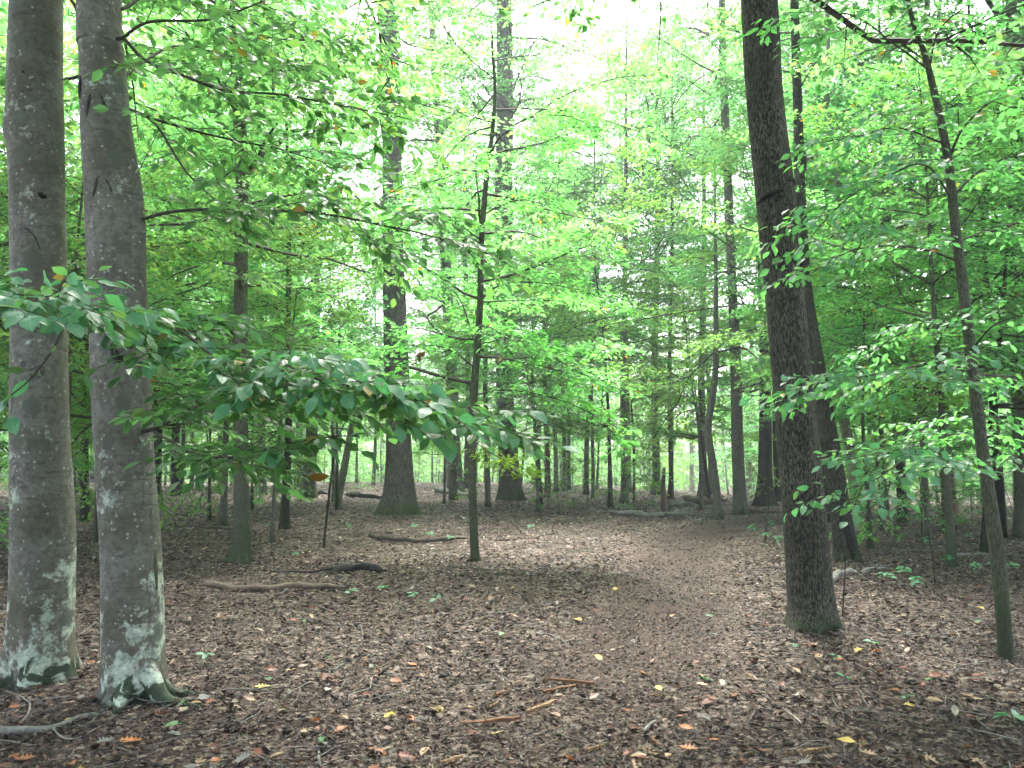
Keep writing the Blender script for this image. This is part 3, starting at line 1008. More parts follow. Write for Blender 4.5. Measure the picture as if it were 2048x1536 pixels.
# --- the two beeches on the left
b1, b1_base, b1_C = feature('beech_tree', 'thick grey beech with white lichen sheet low down, beside the beech with root spurs', 'tree',
    [(82, 1345, 120), (84, 1220, 118), (86, 1050, 116), (80, 850, 106), (78, 650, 100), (76, 450, 99), (72, 250, 100), (73, 0, 94)], 5.75, 'bark_beech', top=15, sides=72, step=0.035,
    flare=(0.45, 0.16, 5, 0.7), rough=(0.014, 2.6), bulges=[(3.95, math.pi + 0.2, 0.14, 0.5, 0.035), (4.2, math.pi - 0.1, 0.10, 0.4, 0.03)], seed=1, crown=('tall1', 0.9, -2.0))
surf_tube(b1, 'knot', b1_C, [(3.42, 0.55), (3.40, 0.72), (3.41, 0.85)], 0.022, 'scar_hollow_shade', lift=-0.006)
surf_tube(b1, 'knot', b1_C, [(4.32, 0.06), (4.31, 0.12), (4.31, 0.16)], 0.012, 'scar_hollow_shade', lift=-0.004)
surf_tube(b1, 'branch_scar', b1_C, [(3.0, -0.5), (3.13, -0.25), (3.15, 0.1), (3.08, 0.45), (2.93, 0.7)], 0.006, 'scar_hollow_shade', lift=-0.002)

tw_near = (0.55, 0.045, 0.036)
LB2 = [
    dict(p=[(300, 860, 5.25), (350, 838, 5.0), (390, 818, 4.7), (480, 780, 4.3), (620, 770, 4.0), (800, 800, 3.8), (960, 850, 3.7), (1060, 880, 3.7)], r=0.017, start=0.2, twig=tw_near),
    dict(p=[(262, 690, 5.2), (215, 650, 4.6), (150, 605, 3.8), (80, 600, 3.2), (-60, 640, 2.9)], r=0.013, start=0.3, twig=tw_near),
    dict(p=[(270, 685, 5.2), (300, 640, 4.6), (360, 660, 4.0), (450, 720, 3.8), (600, 750, 3.6), (760, 780, 3.5), (880, 815, 3.5)], r=0.012, start=0.2, twig=(0.5, 0.048, 0.036)),
    dict(p=[(300, 862, 5.25), (380, 905, 4.7), (470, 915, 4.1), (560, 890, 3.9), (680, 870, 3.8)], r=0.009, start=0.25, twig=(0.42, 0.07, 0.04)),
    dict(p=[(150, 605, 3.8), (110, 690, 3.4), (60, 760, 3.3), (10, 800, 3.2)], r=0.006, root=False, start=0.2, twig=(0.32, 0.12, 0.05)),
    dict(p=[(245, 75, 5.3), (300, 45, 5.2), (420, 40, 5.2), (510, 10, 5.0), (600, -30, 4.9)], r=0.013, twig=(0.75, 0.09, 0.05)),
    dict(p=[(245, 78, 5.3), (290, 120, 5.3), (360, 150, 5.2), (460, 182, 5.2), (560, 190, 5.1), (700, 215, 5.0), (820, 240, 5.0)], r=0.013, twig=(0.8, 0.09, 0.05)),
    dict(p=[(255, 218, 5.4), (330, 245, 5.6), (440, 275, 5.8), (560, 300, 6.0), (700, 340, 6.2)], r=0.012, twig=(0.8, 0.09, 0.05)),
    dict(p=[(256, 218, 5.4), (310, 250, 5.3), (370, 340, 5.2), (440, 405, 5.1), (520, 440, 5.0)], r=0.011, twig=(0.6, 0.14, 0.055)),
    dict(p=[(284, 437, 5.3), (360, 420, 5.2), (480, 418, 5.1), (640, 428, 5.0), (740, 445, 5.0), (860, 470, 4.9), (1010, 520, 4.9)], r=0.013, twig=(0.75, 0.11, 0.05)),
    dict(p=[(245, 20, 5.4), (330, -20, 5.9), (480, 60, 6.6), (620, 80, 7.0), (760, 60, 7.4)], r=0.014, twig=(0.9, 0.09, 0.05)),
    dict(p=[(250, 150, 5.5), (360, 90, 6.4), (520, 130, 7.2), (680, 140, 7.8)], r=0.013, twig=(0.9, 0.09, 0.05)),
    dict(p=[(165, 40, 5.4), (140, 0, 5.5), (90, -60, 5.6)], r=0.02, leafy=False),
    dict(p=[(168, 150, 5.5), (90, 160, 6.5), (-40, 120, 7.2)], r=0.015, twig=(0.8, 0.16, 0.06)),
]
b2, b2_base, b2_C = feature('beech_tree', 'leaning grey beech with arched dark scars and mossy root spurs', 'tree',
    [(268, 1378, 112), (266, 1250, 116), (262, 1100, 113), (248, 900, 110), (240, 700, 109), (233, 550, 107), (226, 400, 104), (212, 250, 94), (203, 100, 84), (198, 0, 82)], 5.36, 'bark_beech', top=14, sides=72, step=0.035,
    flare=(0.42, 0.14, 5, 2.2), rough=(0.013, 2.8), bulges=[(3.3, -0.15, 0.5, 0.35, 0.03), (2.9, -0.2, 0.5, 0.3, 0.02)], seed=2, crown=('tall2', 0.85, -2.5), limbs=LB2, near_leaves=300, leaf=0.098)
for zz, hw, hh, rr in ((4.0, 0.42, 0.20, 0.022), (3.40, 0.34, 0.15, 0.016)):
    surf_tube(b2, 'branch_scar', b2_C, [(zz - hh * 1.05, 0.02 - hw), (zz - hh * 0.6, 0.08 - hw * 0.8), (zz - hh * 0.1, 0.02 - hw * 0.2), (zz, 0.12)], rr, 'bark_black', lift=-rr * 0.6)
    surf_tube(b2, 'branch_scar', b2_C, [(zz + 0.005, 0.06), (zz - hh * 0.12, 0.12 + hw * 0.35), (zz - hh * 0.5, 0.14 + hw * 0.7), (zz - hh * 0.85, 0.12 + hw * 0.85)], rr * 0.6, 'bark_dark', lift=-rr * 0.4)
surf_tube(b2, 'branch_scar', b2_C, [(4.15, -0.75), (4.08, -0.72), (3.98, -0.76), (3.95, -0.66)], 0.03, 'scar_hollow_shade', lift=-0.018)
surf_tube(b2, 'bark_seam', b2_C, [(3.75, 1.0), (3.5, 1.05), (3.2, 0.98), (2.9, 0.95), (2.55, 0.92)], 0.013, 'bark_black', lift=-0.006)
surf_tube(b2, 'bark_seam', b2_C, [(3.55, 1.3), (3.3, 1.25), (3.0, 1.3), (2.7, 1.25)], 0.02, 'bark_black', lift=-0.008)
surf_tube(b2, 'bark_seam', b2_C, [(0.95, 1.3), (0.82, 1.28), (0.66, 1.3)], 0.022, 'bark_moss', lift=-0.01)
surf_tube(b2, 'burl', b2_C, [(2.26, 0.2), (2.2, 0.3), (2.17, 0.42), (2.2, 0.55)], 0.03, 'bark_dark', lift=-0.01)
for pp in ([(285, 1290, 5.36), (330, 1335, 5.36), (375, 1345, 5.38), (430, 1352, 5.4)], [(280, 1310, 5.3), (325, 1362, 5.2), (365, 1372, 5.17), (415, 1380, 5.15)], [(262, 1330, 5.3), (240, 1385, 5.1), (232, 1400, 5.0)]):
    pts = np.array([at(*q) for q in pp])
    for k, q in enumerate(pts[1:]):
        q[2] = h1(q[0], q[1]) + (0.04, 0.0, -0.03)[min(k, 2)]
    Q = catmull(pts - b2_base, 14)
    g = Geo()
    tube(g, Q, np.linspace(0.075, 0.02, 14) * (1 + 0.1 * fbm(Q * 9, 2, 3)), 12)
    obj('root', g.mesh('root', [M['bark_beech']]), b2)

# --- the dark tree on the right
d1, d1_base, d1_C = feature('dark_barked_tree', 'tall dark fissured trunk with two ring scars, leaning beside the trail', 'tree',
    [(1622, 1252, 86), (1620, 1180, 88), (1606, 1000, 83), (1588, 800, 77), (1570, 600, 74), (1552, 400, 76), (1530, 200, 71), (1518, 0, 70)], 7.4, 'bark_dark', top=18, sides=64, step=0.04,
    flare=(0.62, 0.13, 3, 0.5), rough=(0.024, 3.2), bulges=[(3.62, -math.pi / 2, 0.09, 2.5, 0.008), (2.72, -math.pi / 2, 0.16, 2.5, 0.010)], seed=3, crown=('tall0', 0.9, -1.0))
surf_tube(d1, 'bark_ring', d1_C, [(3.90, -1.5), (3.94, -0.9), (3.97, -0.3), (3.99, 0.1)], 0.028, 'scar_hollow_shade', lift=0.0)
surf_tube(d1, 'bark_ring', d1_C, [(4.08, 0.35), (4.10, 0.8), (4.08, 1.4)], 0.02, 'scar_hollow_shade', lift=0.0)
surf_tube(d1, 'bark_ring', d1_C, [(3.27, -0.6), (3.31, -0.1), (3.33, 0.5), (3.30, 1.0), (3.31, 1.45)], 0.017, 'scar_hollow_shade', lift=0.0)

# --- the thin leafy tree at the right
TY = 6.3
LT = [
    dict(p=[(1947, 745, TY), (1880, 725, 6.0), (1800, 738, 5.7), (1700, 760, 5.5), (1580, 775, 5.4)], r=0.012),
    dict(p=[(1948, 750, TY), (2010, 752, 6.5), (2100, 760, 6.7)], r=0.01),
    dict(p=[(1935, 655, TY), (1860, 642, 6.4), (1780, 680, 6.6), (1715, 725, 6.7)], r=0.01),
    dict(p=[(1966, 950, TY), (1860, 915, 5.9), (1770, 905, 5.6), (1690, 920, 5.4)], r=0.009),
    dict(p=[(1800, 925, 5.6), (1750, 960, 5.3), (1700, 1000, 5.2), (1640, 965, 5.2)], r=0.005, root=False, twig=(0.42, 0.1, 0.05)),
    dict(p=[(1790, 930, 5.6), (1770, 990, 5.4), (1720, 1030, 5.3)], r=0.005, root=False, twig=(0.4, 0.1, 0.05)),
    dict(p=[(1905, 395, TY), (1960, 340, 6.3), (2030, 312, 6.3), (2110, 300, 6.3)], r=0.011),
    dict(p=[(1900, 320, TY), (1925, 260, 6.2), (1980, 205, 6.1), (2070, 150, 6.0)], r=0.012),
    dict(p=[(1878, 285, TY), (1800, 255, 6.0), (1720, 272, 5.8), (1610, 290, 5.6)], r=0.009),
    dict(p=[(1905, 400, TY), (1850, 330, 5.9), (1780, 350, 5.8), (1690, 400, 5.7), (1600, 500, 5.6)], r=0.009),
    dict(p=[(1918, 525, TY), (1850, 500, 6.2), (1770, 492, 6.0), (1690, 505, 5.9), (1600, 560, 5.8)], r=0.009),
    dict(p=[(1925, 480, TY), (1990, 455, 6.4), (2090, 440, 6.4)], r=0.009),
    dict(p=[(1860, 140, TY), (1790, 90, 6.0), (1700, 30, 5.8), (1570, 25, 5.8)], r=0.009),
    dict(p=[(1860, 140, TY), (1880, 60, 6.2), (1960, -10, 6.0)], r=0.010),
    dict(p=[(1945, 700, TY), (1990, 650, 6.0), (2080, 620, 5.8)], r=0.009),
    dict(p=[(1975, 1010, TY), (2000, 930, 6.4), (2080, 880, 6.5)], r=0.006),
    dict(p=[(1950, 780, TY), (1960, 850, 6.9), (1900, 870, 7.4), (1820, 860, 7.8)], r=0.007),
]
feature('young_tree', 'thin crooked young tree with mossy stem carrying broad flat leaf sprays', 'tree',
    [(2012, 1305, 27), (2000, 1160, 28), (1984, 1030, 26), (1965, 900, 23), (1945, 740, 22), (1932, 620, 21), (1915, 490, 19), (1903, 380, 18), (1893, 300, 16), (1872, 200, 14), (1850, 110, 11), (1825, 40, 9)], TY, 'bark_moss',
    top=7.2, sides=28, step=0.05, flare=(0.55, 0.08, 4, 0.0), rough=(0.03, 2.5), seed=4, limbs=LT, near_leaves=300, leaf=0.085, twig=(0.65, 0.09, 0.05))

# --- the mid-ground trees with trunks of their own
feature('slender_beech', 'slender straight beech with moss dark foot between the grey beeches and the stick', 'tree',
    [(482, 1120, 34), (484, 1060, 34), (482, 900, 29), (481, 700, 27), (482, 500, 26), (484, 350, 25), (477, 200, 24), (470, 20, 20)], 12.4, 'bark_moss', top=13.5, sides=32, step=0.08, flare=(1.15, 0.12, 3, 3.3), rough=(0.03, 3),
    seed=5, limbs=[dict(p=[(490, 355, 12.4), (520, 315, 12.2), (560, 285, 12.0), (585, 262, 11.8), (650, 258, 11.5), (720, 250, 11.3)], r=0.05, bark='bark_grey', twig=(1.0, 0.2, 0.07))],
    leafmat='leaf_sapling', rand=(4.0, 13, 38, 3.0, 0.25), leaf=0.10, twig=(0.7, 0.15, 0.065))
sap, sap_base, sap_C = feature('beech_sapling', 'single slim sapling at the forest centre, forked high up, moss green stem', 'tree',
    [(950, 1118, 17), (947, 1040, 17), (944, 930, 16), (947, 800, 16), (955, 690, 14), (961, 590, 13), (962, 500, 12), (969, 400, 11), (977, 320, 10), (985, 262, 9), (990, 180, 7), (985, 100, 5)], 12.4, 'bark_moss', top=8.6, sides=24, step=0.07, flare=(0.8, 0.07, 3, 0.3), rough=(0.03, 3), seed=6,
    limbs=[dict(p=[(978, 320, 12.4), (1000, 275, 12.2), (1060, 236, 12.0), (1130, 232, 11.8), (1190, 255, 11.6)], r=0.022), dict(p=[(1060, 236, 12.0), (1130, 190, 12.2), (1240, 155, 12.4), (1330, 150, 12.5)], r=0.015, root=False),
           dict(p=[(962, 600, 12.4), (1000, 570, 12.1), (1070, 565, 11.8), (1160, 580, 11.5), (1240, 610, 11.2)], r=0.018), dict(p=[(962, 605, 12.4), (1050, 600, 12.8), (1170, 605, 13.2)], r=0.014),
           dict(p=[(950, 690, 12.4), (920, 600, 12.8), (880, 560, 13.2), (840, 530, 13.6)], r=0.014), dict(p=[(948, 735, 12.4), (900, 700, 12.1), (840, 690, 11.8), (760, 700, 11.4)], r=0.015),
           dict(p=[(955, 690, 12.4), (1040, 680, 12), (1150, 740, 11.6), (1240, 780, 11.3)], r=0.016), dict(p=[(960, 700, 12.4), (1080, 690, 12.6), (1260, 700, 12.8)], r=0.014),
           dict(p=[(948, 790, 12.4), (1020, 780, 12.0), (1120, 800, 11.7), (1200, 840, 11.4), (1250, 900, 11.2)], r=0.014), dict(p=[(948, 880, 12.4), (980, 905, 12.0), (1020, 925, 11.6), (1060, 945, 11.4)], r=0.008, lm='leaf_lime_lit', twig=(0.4, 0.1, 0.06)),
           dict(p=[(962, 480, 12.4), (900, 440, 12.0), (830, 430, 11.6), (760, 440, 11.3)], r=0.014), dict(p=[(966, 430, 12.4), (1040, 400, 12.2), (1130, 420, 12.0)], r=0.014)],
    leafmat='leaf_sapling', rand=(2.6, 8.4, 22, 2.5, 0.2), leaf=0.10, twig=(0.75, 0.14, 0.065), per_m=70)
feature('oak_tree', 'biggest oak, mossy spreading foot, behind the slim sapling at forest centre', 'tree',
    [(797, 1022, 58), (799, 960, 55), (797, 870, 50), (792, 700, 48), (786, 500, 42), (784, 300, 39), (780, 150, 38), (772, 0, 36)], 24, 'bark_oak', top=24, sides=40, step=0.14, flare=(0.75, 0.5, 5, 0.4), rough=(0.03, 3), seed=7, crown=('tall2', 1.0, 2.5))
feature('oak_tree', 'second large oak with green mossy foot, right of and behind the biggest oak', 'tree',
    [(1022, 1000, 48), (1018, 930, 40), (1010, 800, 36), (1008, 600, 35), (1007, 400, 35), (1010, 200, 33), (1008, 0, 30)], 32, 'bark_oak', top=25, sides=36, step=0.18, flare=(0.5, 0.5, 5, 1.7), rough=(0.03, 3), seed=8, crown=('tall0', 1.0, 3.5))
feature('oak_tree', 'grey oak leaning slightly, seen between the two largest oaks', 'tree',
    [(912, 985, 30), (908, 900, 27), (903, 750, 23), (895, 600, 21), (888, 450, 20), (880, 300, 17), (868, 120, 14), (862, 0, 12)], 39, 'bark_grey', top=25, sides=28, step=0.25, flare=(0.5, 0.5, 5, 0.9), rough=(0.03, 3), seed=9, crown=('tall3', 1.0, 2.0))
feature('dark_trunk_tree', 'dark trunk close behind the grey leaning oak', 'tree', [(936, 972, 14), (936, 900, 13), (936, 750, 11), (930, 500, 10)], 47, 'bark_black', top=22, sides=20, step=0.3, seed=10, crown=('tall1', 0.9, 2.0))
feature('leaning_tree', 'pale barked dead stem leaning to one side near the biggest oak', 'tree', [(674, 1008, 15), (684, 960, 15), (693, 910, 14), (702, 860, 12), (712, 800, 8)], 27, 'bark_pale', sides=20, step=0.15, flare=(0.3, 0.2, 3, 0.2), seed=11)
feature('bare_stick', 'thin bare leaning stem standing in front of the pale leaning stem', 'tree', [(647, 1092, 5), (655, 1020, 5), (664, 940, 4), (676, 880, 3), (700, 820, 2.5)], 14.5, 'bark_black', sides=8, step=0.1, flare=(0.2, 0.1, 3, 0.2), seed=12)
feature('straight_tree', 'straight tree with moss at its foot behind the slender beech', 'tree', [(524, 988, 20), (523, 940, 18), (521, 800, 16), (519, 620, 15), (514, 420, 14), (512, 200, 12)], 37, 'bark_grey', top=20, sides=24, step=0.25, flare=(0.5, 0.5, 4, 0.6), seed=13, crown=('mid1', 1.35, 1.0))
feature('mossy_foot_tree', 'dark trunk with green mossy foot between the leaning grey beech and the slender beech', 'tree', [(350, 988, 17), (351, 920, 16), (355, 760, 14), (364, 560, 11), (370, 350, 9)], 37, 'bark_black', top=18, sides=24, step=0.25, flare=(0.6, 0.4, 4, 0.6), seed=14, crown=('mid0', 1.3, 0.0))
feature('short_stem_tree', 'slim grey stem standing just before the second large oak', 'tree', [(976, 1014, 13), (975, 960, 12), (974, 880, 11), (972, 700, 9), (1000, 520, 6)], 27.5, 'bark_grey', top=12, sides=18, step=0.2, flare=(0.3, 0.15, 4, 0.6), seed=15, crown=('sap4', 1.35, 0.5))
ho, ho_base, ho_C = feature('hollow_tree', 'dark tree with a split hollow foot behind the tall dark leaning trunk', 'tree',
    [(1693, 1112, 46), (1686, 1060, 42), (1672, 960, 38), (1655, 860, 36), (1632, 720, 30), (1610, 560, 24), (1600, 380, 21), (1595, 200, 18), (1590, 40, 16)], 12.7, 'bark_black', top=14, sides=32, step=0.07, flare=(0.45, 0.18, 3, 0.9), rough=(0.05, 3), seed=16, leafmat='leaf_sapling', rand=(4.5, 13, 16, 2.2, 0.3), leaf=0.10, twig=(0.7, 0.16, 0.07))
feature('kinked_pale_tree', 'pale smooth stem with a kink, behind the hollow footed tree', 'tree',
    [(1716, 1052, 20), (1706, 960, 20), (1692, 860, 21), (1676, 780, 18), (1668, 680, 16), (1668, 600, 15), (1675, 480, 14), (1672, 320, 13), (1655, 220, 11), (1655, 60, 10)], 17.5, 'bark_pale', top=13, sides=24, step=0.1, flare=(0.3, 0.2, 4, 0.3), rough=(0.03, 3), seed=17, leafmat='leaf_sapling', rand=(5, 12.5, 18, 2.3, 0.3), leaf=0.105, twig=(0.7, 0.16, 0.07))
feature('grey_tree', 'stout pale grey trunk with flared mossy foot beyond the fallen limb', 'tree',
    [(1480, 1027, 27), (1478, 960, 25), (1474, 860, 23), (1472, 740, 22), (1464, 560, 18), (1455, 350, 17), (1447, 150, 15), (1444, 0, 13)], 23.5, 'bark_grey', top=21, sides=32, step=0.14, flare=(0.5, 0.3, 5, 0.2), rough=(0.03, 3), seed=18, crown=('tall3', 0.62, 5.0))
feature('curved_tree', 'bow shaped stem with mossy foot beside the stout pale grey trunk', 'tree',
    [(1437, 1036, 17), (1434, 990, 16), (1424, 920, 16), (1416, 860, 15), (1424, 800, 14), (1431, 740, 12), (1432, 640, 10)], 21.5, 'bark_grey', top=10, sides=24, step=0.12, flare=(0.5, 0.15, 4, 0.2), rough=(0.04, 3), seed=19, crown=('sap3', 1.25, 0.5))
feature('dark_flared_tree', 'black barked tree with wide flared foot, farther along the trail', 'tree',
    [(1530, 1010, 33), (1530, 960, 29), (1531, 860, 25), (1530, 740, 21), (1524, 560, 17)], 28.5, 'bark_black', top=20, sides=28, step=0.18, flare=(0.6, 0.35, 4, 0.2), rough=(0.04, 3), seed=20, crown=('tall1', 0.65, 4.0))
feature('dark_flared_tree', 'narrower black tree close behind the one with the wide flared foot', 'tree', [(1557, 1006, 18), (1555, 950, 16), (1552, 850, 14), (1550, 700, 12)], 31, 'bark_black', top=18, sides=20, step=0.25, seed=21, crown=('mid1', 1.2, 1.0))
feature('reddish_tree', 'reddish brown trunk standing among brush behind the thin crooked young tree', 'tree', [(1902, 1055, 26), (1898, 990, 25), (1890, 900, 22), (1884, 760, 19), (1876, 600, 18), (1868, 400, 16), (1862, 200, 14)], 18.5, 'bark_red', top=19, sides=24, step=0.15, flare=(0.4, 0.25, 4, 0.2), seed=22, crown=('mid2', 1.3, 0.0))
feature('brush_tree', 'dark mossy trunk in the brush by the thin crooked young tree', 'tree', [(2002, 1072, 20), (2000, 1000, 19), (1993, 900, 17), (1985, 780, 14)], 16.5, 'bark_black', top=14, sides=20, step=0.15, seed=23, crown=('mid0', 1.0, 0.5))
feature('edge_tree', 'broad pale trunk rising behind the thin crooked tree and its sprays', 'tree', [(2062, 1080, 52), (2052, 900, 46), (2046, 700, 42), (2038, 500, 38), (2034, 250, 36), (2030, 0, 33)], 16, 'bark_grey', top=21, sides=28, step=0.15, seed=24, crown=('tall1', 0.9, 0.0))
feature('red_stump_tree', 'short reddish trunk beyond the second large oak', 'tree', [(1094, 998, 12), (1095, 960, 12), (1094, 900, 11), (1090, 760, 9)], 35, 'bark_red', top=14, sides=18, step=0.25, seed=25, crown=('mid3', 0.95, 0.5))
feature('broken_stub', 'short broken dead stub beside the fallen limb', 'stump', [(1329, 1021, 12), (1328, 1000, 11), (1326, 970, 9), (1328, 935, 5)], 25, 'bark_red', sides=16, step=0.1, flare=(0.5, 0.1, 4, 0.2), rough=(0.12, 3), seed=26)
feature('speckled_tree', 'black stem showing above the brush to one side of the reddish trunk', 'tree', [(1806, 1038, 18), (1800, 940, 17), (1790, 800, 16), (1780, 650, 15), (1774, 520, 14), (1768, 300, 11)], 20.5, 'bark_black', top=15, sides=20, step=0.2, seed=27, crown=('mid3', 1.0, 0.0))

for k, (px, py, w, Y, bk, cr, lab) in enumerate(((1248, 1004, 15, 30.5, 'bark_grey', ('tall1', 0.7, 2.0), 'pale grey trunk beyond the fallen limb with the black rod before it'), (1311, 994, 18, 37, 'bark_grey', ('tall0', 0.75, 3.0), 'thick grey trunk standing behind the broken dead stub'),
                                                 (1341, 1002, 11, 33, 'bark_black', ('tall3', 0.65, 3.0), 'black trunk beside the broken dead stub'), (1128, 985, 10, 44, 'bark_grey', ('tall2', 0.7, 4.0), 'grey trunk beyond the short reddish trunk'),
                                                 (1185, 1003, 8, 34, 'bark_oak', ('mid1', 1.3, 1.5), 'thin upright trunk in the brush beyond the second large oak'), (1405, 1000, 18, 36, 'bark_oak', ('tall2', 0.75, 2.0), 'rough trunk behind the bow shaped stem'),
                                                 (600, 975, 10, 50, 'bark_grey', ('tall1', 1.0, 0.0), 'far grey trunk behind the dark rotting log'), (440, 972, 10, 50, 'bark_black', ('tall3', 1.0, 0.0), 'dark far trunk between slender beech and mossy footed trunk'))):
    feature('forest_tree', lab, 'tree', [(px, py, w), (px + 1, py - 60, w * 0.88), (px - 2, py - 250, w * 0.75), (px + 3, py - 480, w * 0.6)], Y, bk, top=22, sides=20, step=0.25, flare=(0.45, 0.35, 4, k), rough=(0.04, 3), seed=60 + k, crown=cr)

# ------------------------------------------------------------------ the rest of the wood
rng = np.random.default_rng(77)
taken = []
def free(x, y, r):
    return all((x - a) ** 2 + (y - b) ** 2 > (r + c) ** 2 for a, b, c in taken)
for o in list(COL.objects):
    if o.get('category') in ('tree', 'stump'):
        taken.append((o.location.x, o.location.y, 0.5))

LAND = [('the biggest oak', 797, 24), ('the second large oak', 1022, 32), ('the grey leaning oak', 912, 39), ('the slender beech', 482, 12.4), ('the mossy footed dark trunk', 350, 37), ('the straight grey tree', 524, 37),
        ('the pale leaning stem', 674, 27), ('the stout pale grey trunk', 1480, 23.5), ('the bow shaped stem', 1437, 21.5), ('the flared black tree', 1530, 28.5), ('the hollow footed tree', 1693, 12.7), ('the kinked pale stem', 1716, 17.5),
        ('the reddish trunk', 1902, 18.5), ('the broad pale trunk', 2062, 16), ('the fallen limb', 1300, 23), ('the lichened beech', 82, 5.75), ('the slim forked sapling', 950, 12.4), ('the black speckled stem', 1806, 20.5)]
LOOK = {'sap0': 'small grey stemmed young tree', 'sap1': 'small mossy stemmed young tree', 'sap2': 'grey stemmed young tree with dark leaves', 'sap3': 'black stemmed young tree with yellowish leaves', 'sap4': 'larger mossy stemmed young tree',
        'mid0': 'slim grey pole tree', 'mid1': 'black barked pole tree', 'mid2': 'rough grey pole tree with dark leaves', 'mid3': 'tallest grey pole tree', 'tall0': 'rough grey canopy tree', 'tall1': 'smooth grey canopy tree', 'tall2': 'rough canopy tree with bright leaves', 'tall3': 'black barked canopy tree'}
_grp = {}
def name_it(key, px, y, group):
    best = min(LAND, key=lambda l: ((px - l[1]) / FPX * y) ** 2 + (0.35 * (y - l[2])) ** 2 + (8 if y < l[2] - 2 else 0))
    gap = y - best[2]
    side = abs(px - best[1]) / FPX * y
    rel = 'in front of' if gap < -2 else ('beside' if gap < 4 and side < 5 else ('close behind' if gap < 9 else ('some way behind' if gap < 20 else 'far behind')))
    lab = LOOK[key] + ' ' + rel + ' ' + best[0]
    return lab, _grp.setdefault(lab, group)

def sow(keys, n, y0, y1, pxr, gap, name, label, group, sc=(0.85, 1.15), avoid=(), cat='tree', trail_gap=1.2, behind=False):
    made = tries = 0
    while made < n and tries < n * 60:
        tries += 1
        y = math.sqrt(rng.uniform(y0 ** 2, y1 ** 2))
        px = rng.uniform(*pxr)
        if any(a < px < b for a, b in avoid):
            continue
        x = (px - 1024) / FPX * y
        if not free(x, y, gap) or trail_dist(np.array([x]), np.array([y]))[0] < trail_gap:
            continue
        taken.append((x, y, gap))
        key = keys[int(rng.integers(len(keys)))]
        lab, grp = name_it(key, px, y, group) if key in LOOK and y < 62 else (label, group)
        put_proto(key, name, lab, cat, (x, y, h1(x, y)), rng.uniform(0, 6.28), rng.uniform(*sc), grp)
        made += 1

SAP = ['sap%d' % i for i in range(5)]
MID = ['mid%d' % i for i in range(4)]
TALL = ['tall%d' % i for i in range(4)]
FEATS = [(740, 860), (900, 1070), (1400, 1570)]
sow(SAP, 9, 12, 18, (-150, 640), 0.7, 'beech_sapling', 'young understory beech behind the grey beeches with flat leafy sprays', 'young beeches behind the grey beeches', (0.9, 1.15), [(300, 540)])
sow(SAP, 10, 11, 20, (1660, 2250), 0.7, 'beech_sapling', 'young understory tree in the brush behind the thin crooked tree', 'young trees in the brush beyond the crooked tree', (0.75, 1.05))
sow(SAP, 4, 25, 31, (1080, 1440), 0.7, 'beech_sapling', 'young understory tree with wide sprays standing near the trail bend', 'young trees near the trail bend', (0.9, 1.15))
sow(SAP, 22, 20, 31, (-250, 2250), 0.8, 'beech_sapling', 'young understory tree standing about the large oaks', 'young trees about the oaks', (0.85, 1.2), FEATS)
sow(SAP, 36, 31, 54, (-150, 2200), 0.8, 'forest_sapling', 'slim young tree with low green sprays beyond the large oaks', 'young trees beyond the oaks', (0.95, 1.3), [(770, 830), (985, 1040)])
sow(SAP, 64, 54, 92, (-100, 2150), 0.8, 'forest_sapling', 'slim distant young tree deep in the far wood', 'young trees of the far wood', (1.0, 1.5))
sow(MID, 6, 17, 28, (-200, 700), 1.0, 'pole_tree', 'tall slim tree with leafy crown behind the beeches', 'pole trees behind the beeches', (0.9, 1.1))
sow(MID, 7, 17, 28, (1580, 2300), 1.0, 'pole_tree', 'tall slim tree with leafy crown behind the dark leaning trunk', 'pole trees behind the dark trunk', (0.9, 1.1))
sow(MID, 21, 27, 60, (-200, 2250), 1.0, 'pole_tree', 'tall slim tree of middle height beyond the oaks', 'pole trees beyond the oaks', (0.9, 1.25), [(760, 840), (985, 1040)])
sow(TALL, 17, 40, 90, (-200, 2250), 1.6, 'canopy_tree', 'high crowned forest tree in the wood beyond the oaks', 'canopy trees beyond the oaks', (0.9, 1.15), [(760, 840), (985, 1040), (1180, 1300)])
sow(MID, 3, 32, 46, (1080, 1420), 1.0, 'pole_tree', 'tall slim tree with open crown beyond the fallen limb', 'pole trees beyond the fallen limb', (1.25, 1.5))
sow(TALL, 3, 17, 34, (-250, 720), 1.6, 'canopy_tree', 'high crowned forest tree behind the two grey beeches', 'canopy trees behind the beeches', (0.9, 1.1))
sow(TALL, 3, 17, 34, (1600, 2350), 1.6, 'canopy_tree', 'high crowned forest tree on the trail side behind the dark trunk', 'canopy trees behind the dark trunk', (0.9, 1.1))
# unseen trees added round and behind the viewer, their crowns shading the near ground
for x, y, k, s in ((-5.5, 0.5, 1, 1.0), (5.8, 1.5, 2, 1.0), (-2.5, -6, 0, 1.0), (4.5, -6, 3, 1.0), (-10, 5, 2, 1.05), (11, 7, 0, 1.05), (-9, -4, 3, 1.0), (10, -3, 1, 1.0), (0.8, -11, 2, 1.1), (-4.4, 2.6, 0, 0.9), (4.9, 3.3, 1, 0.95), (-1.6, -1.5, 3, 0.95), (2.4, -2.2, 0, 1.0)):
    put_proto('tall%d' % k, 'canopy_tree', 'unseen forest tree added to shade the near ground', 'tree', (x, y, h1(x, y)), x * 1.3 + y, s, 'unseen trees added for shade')

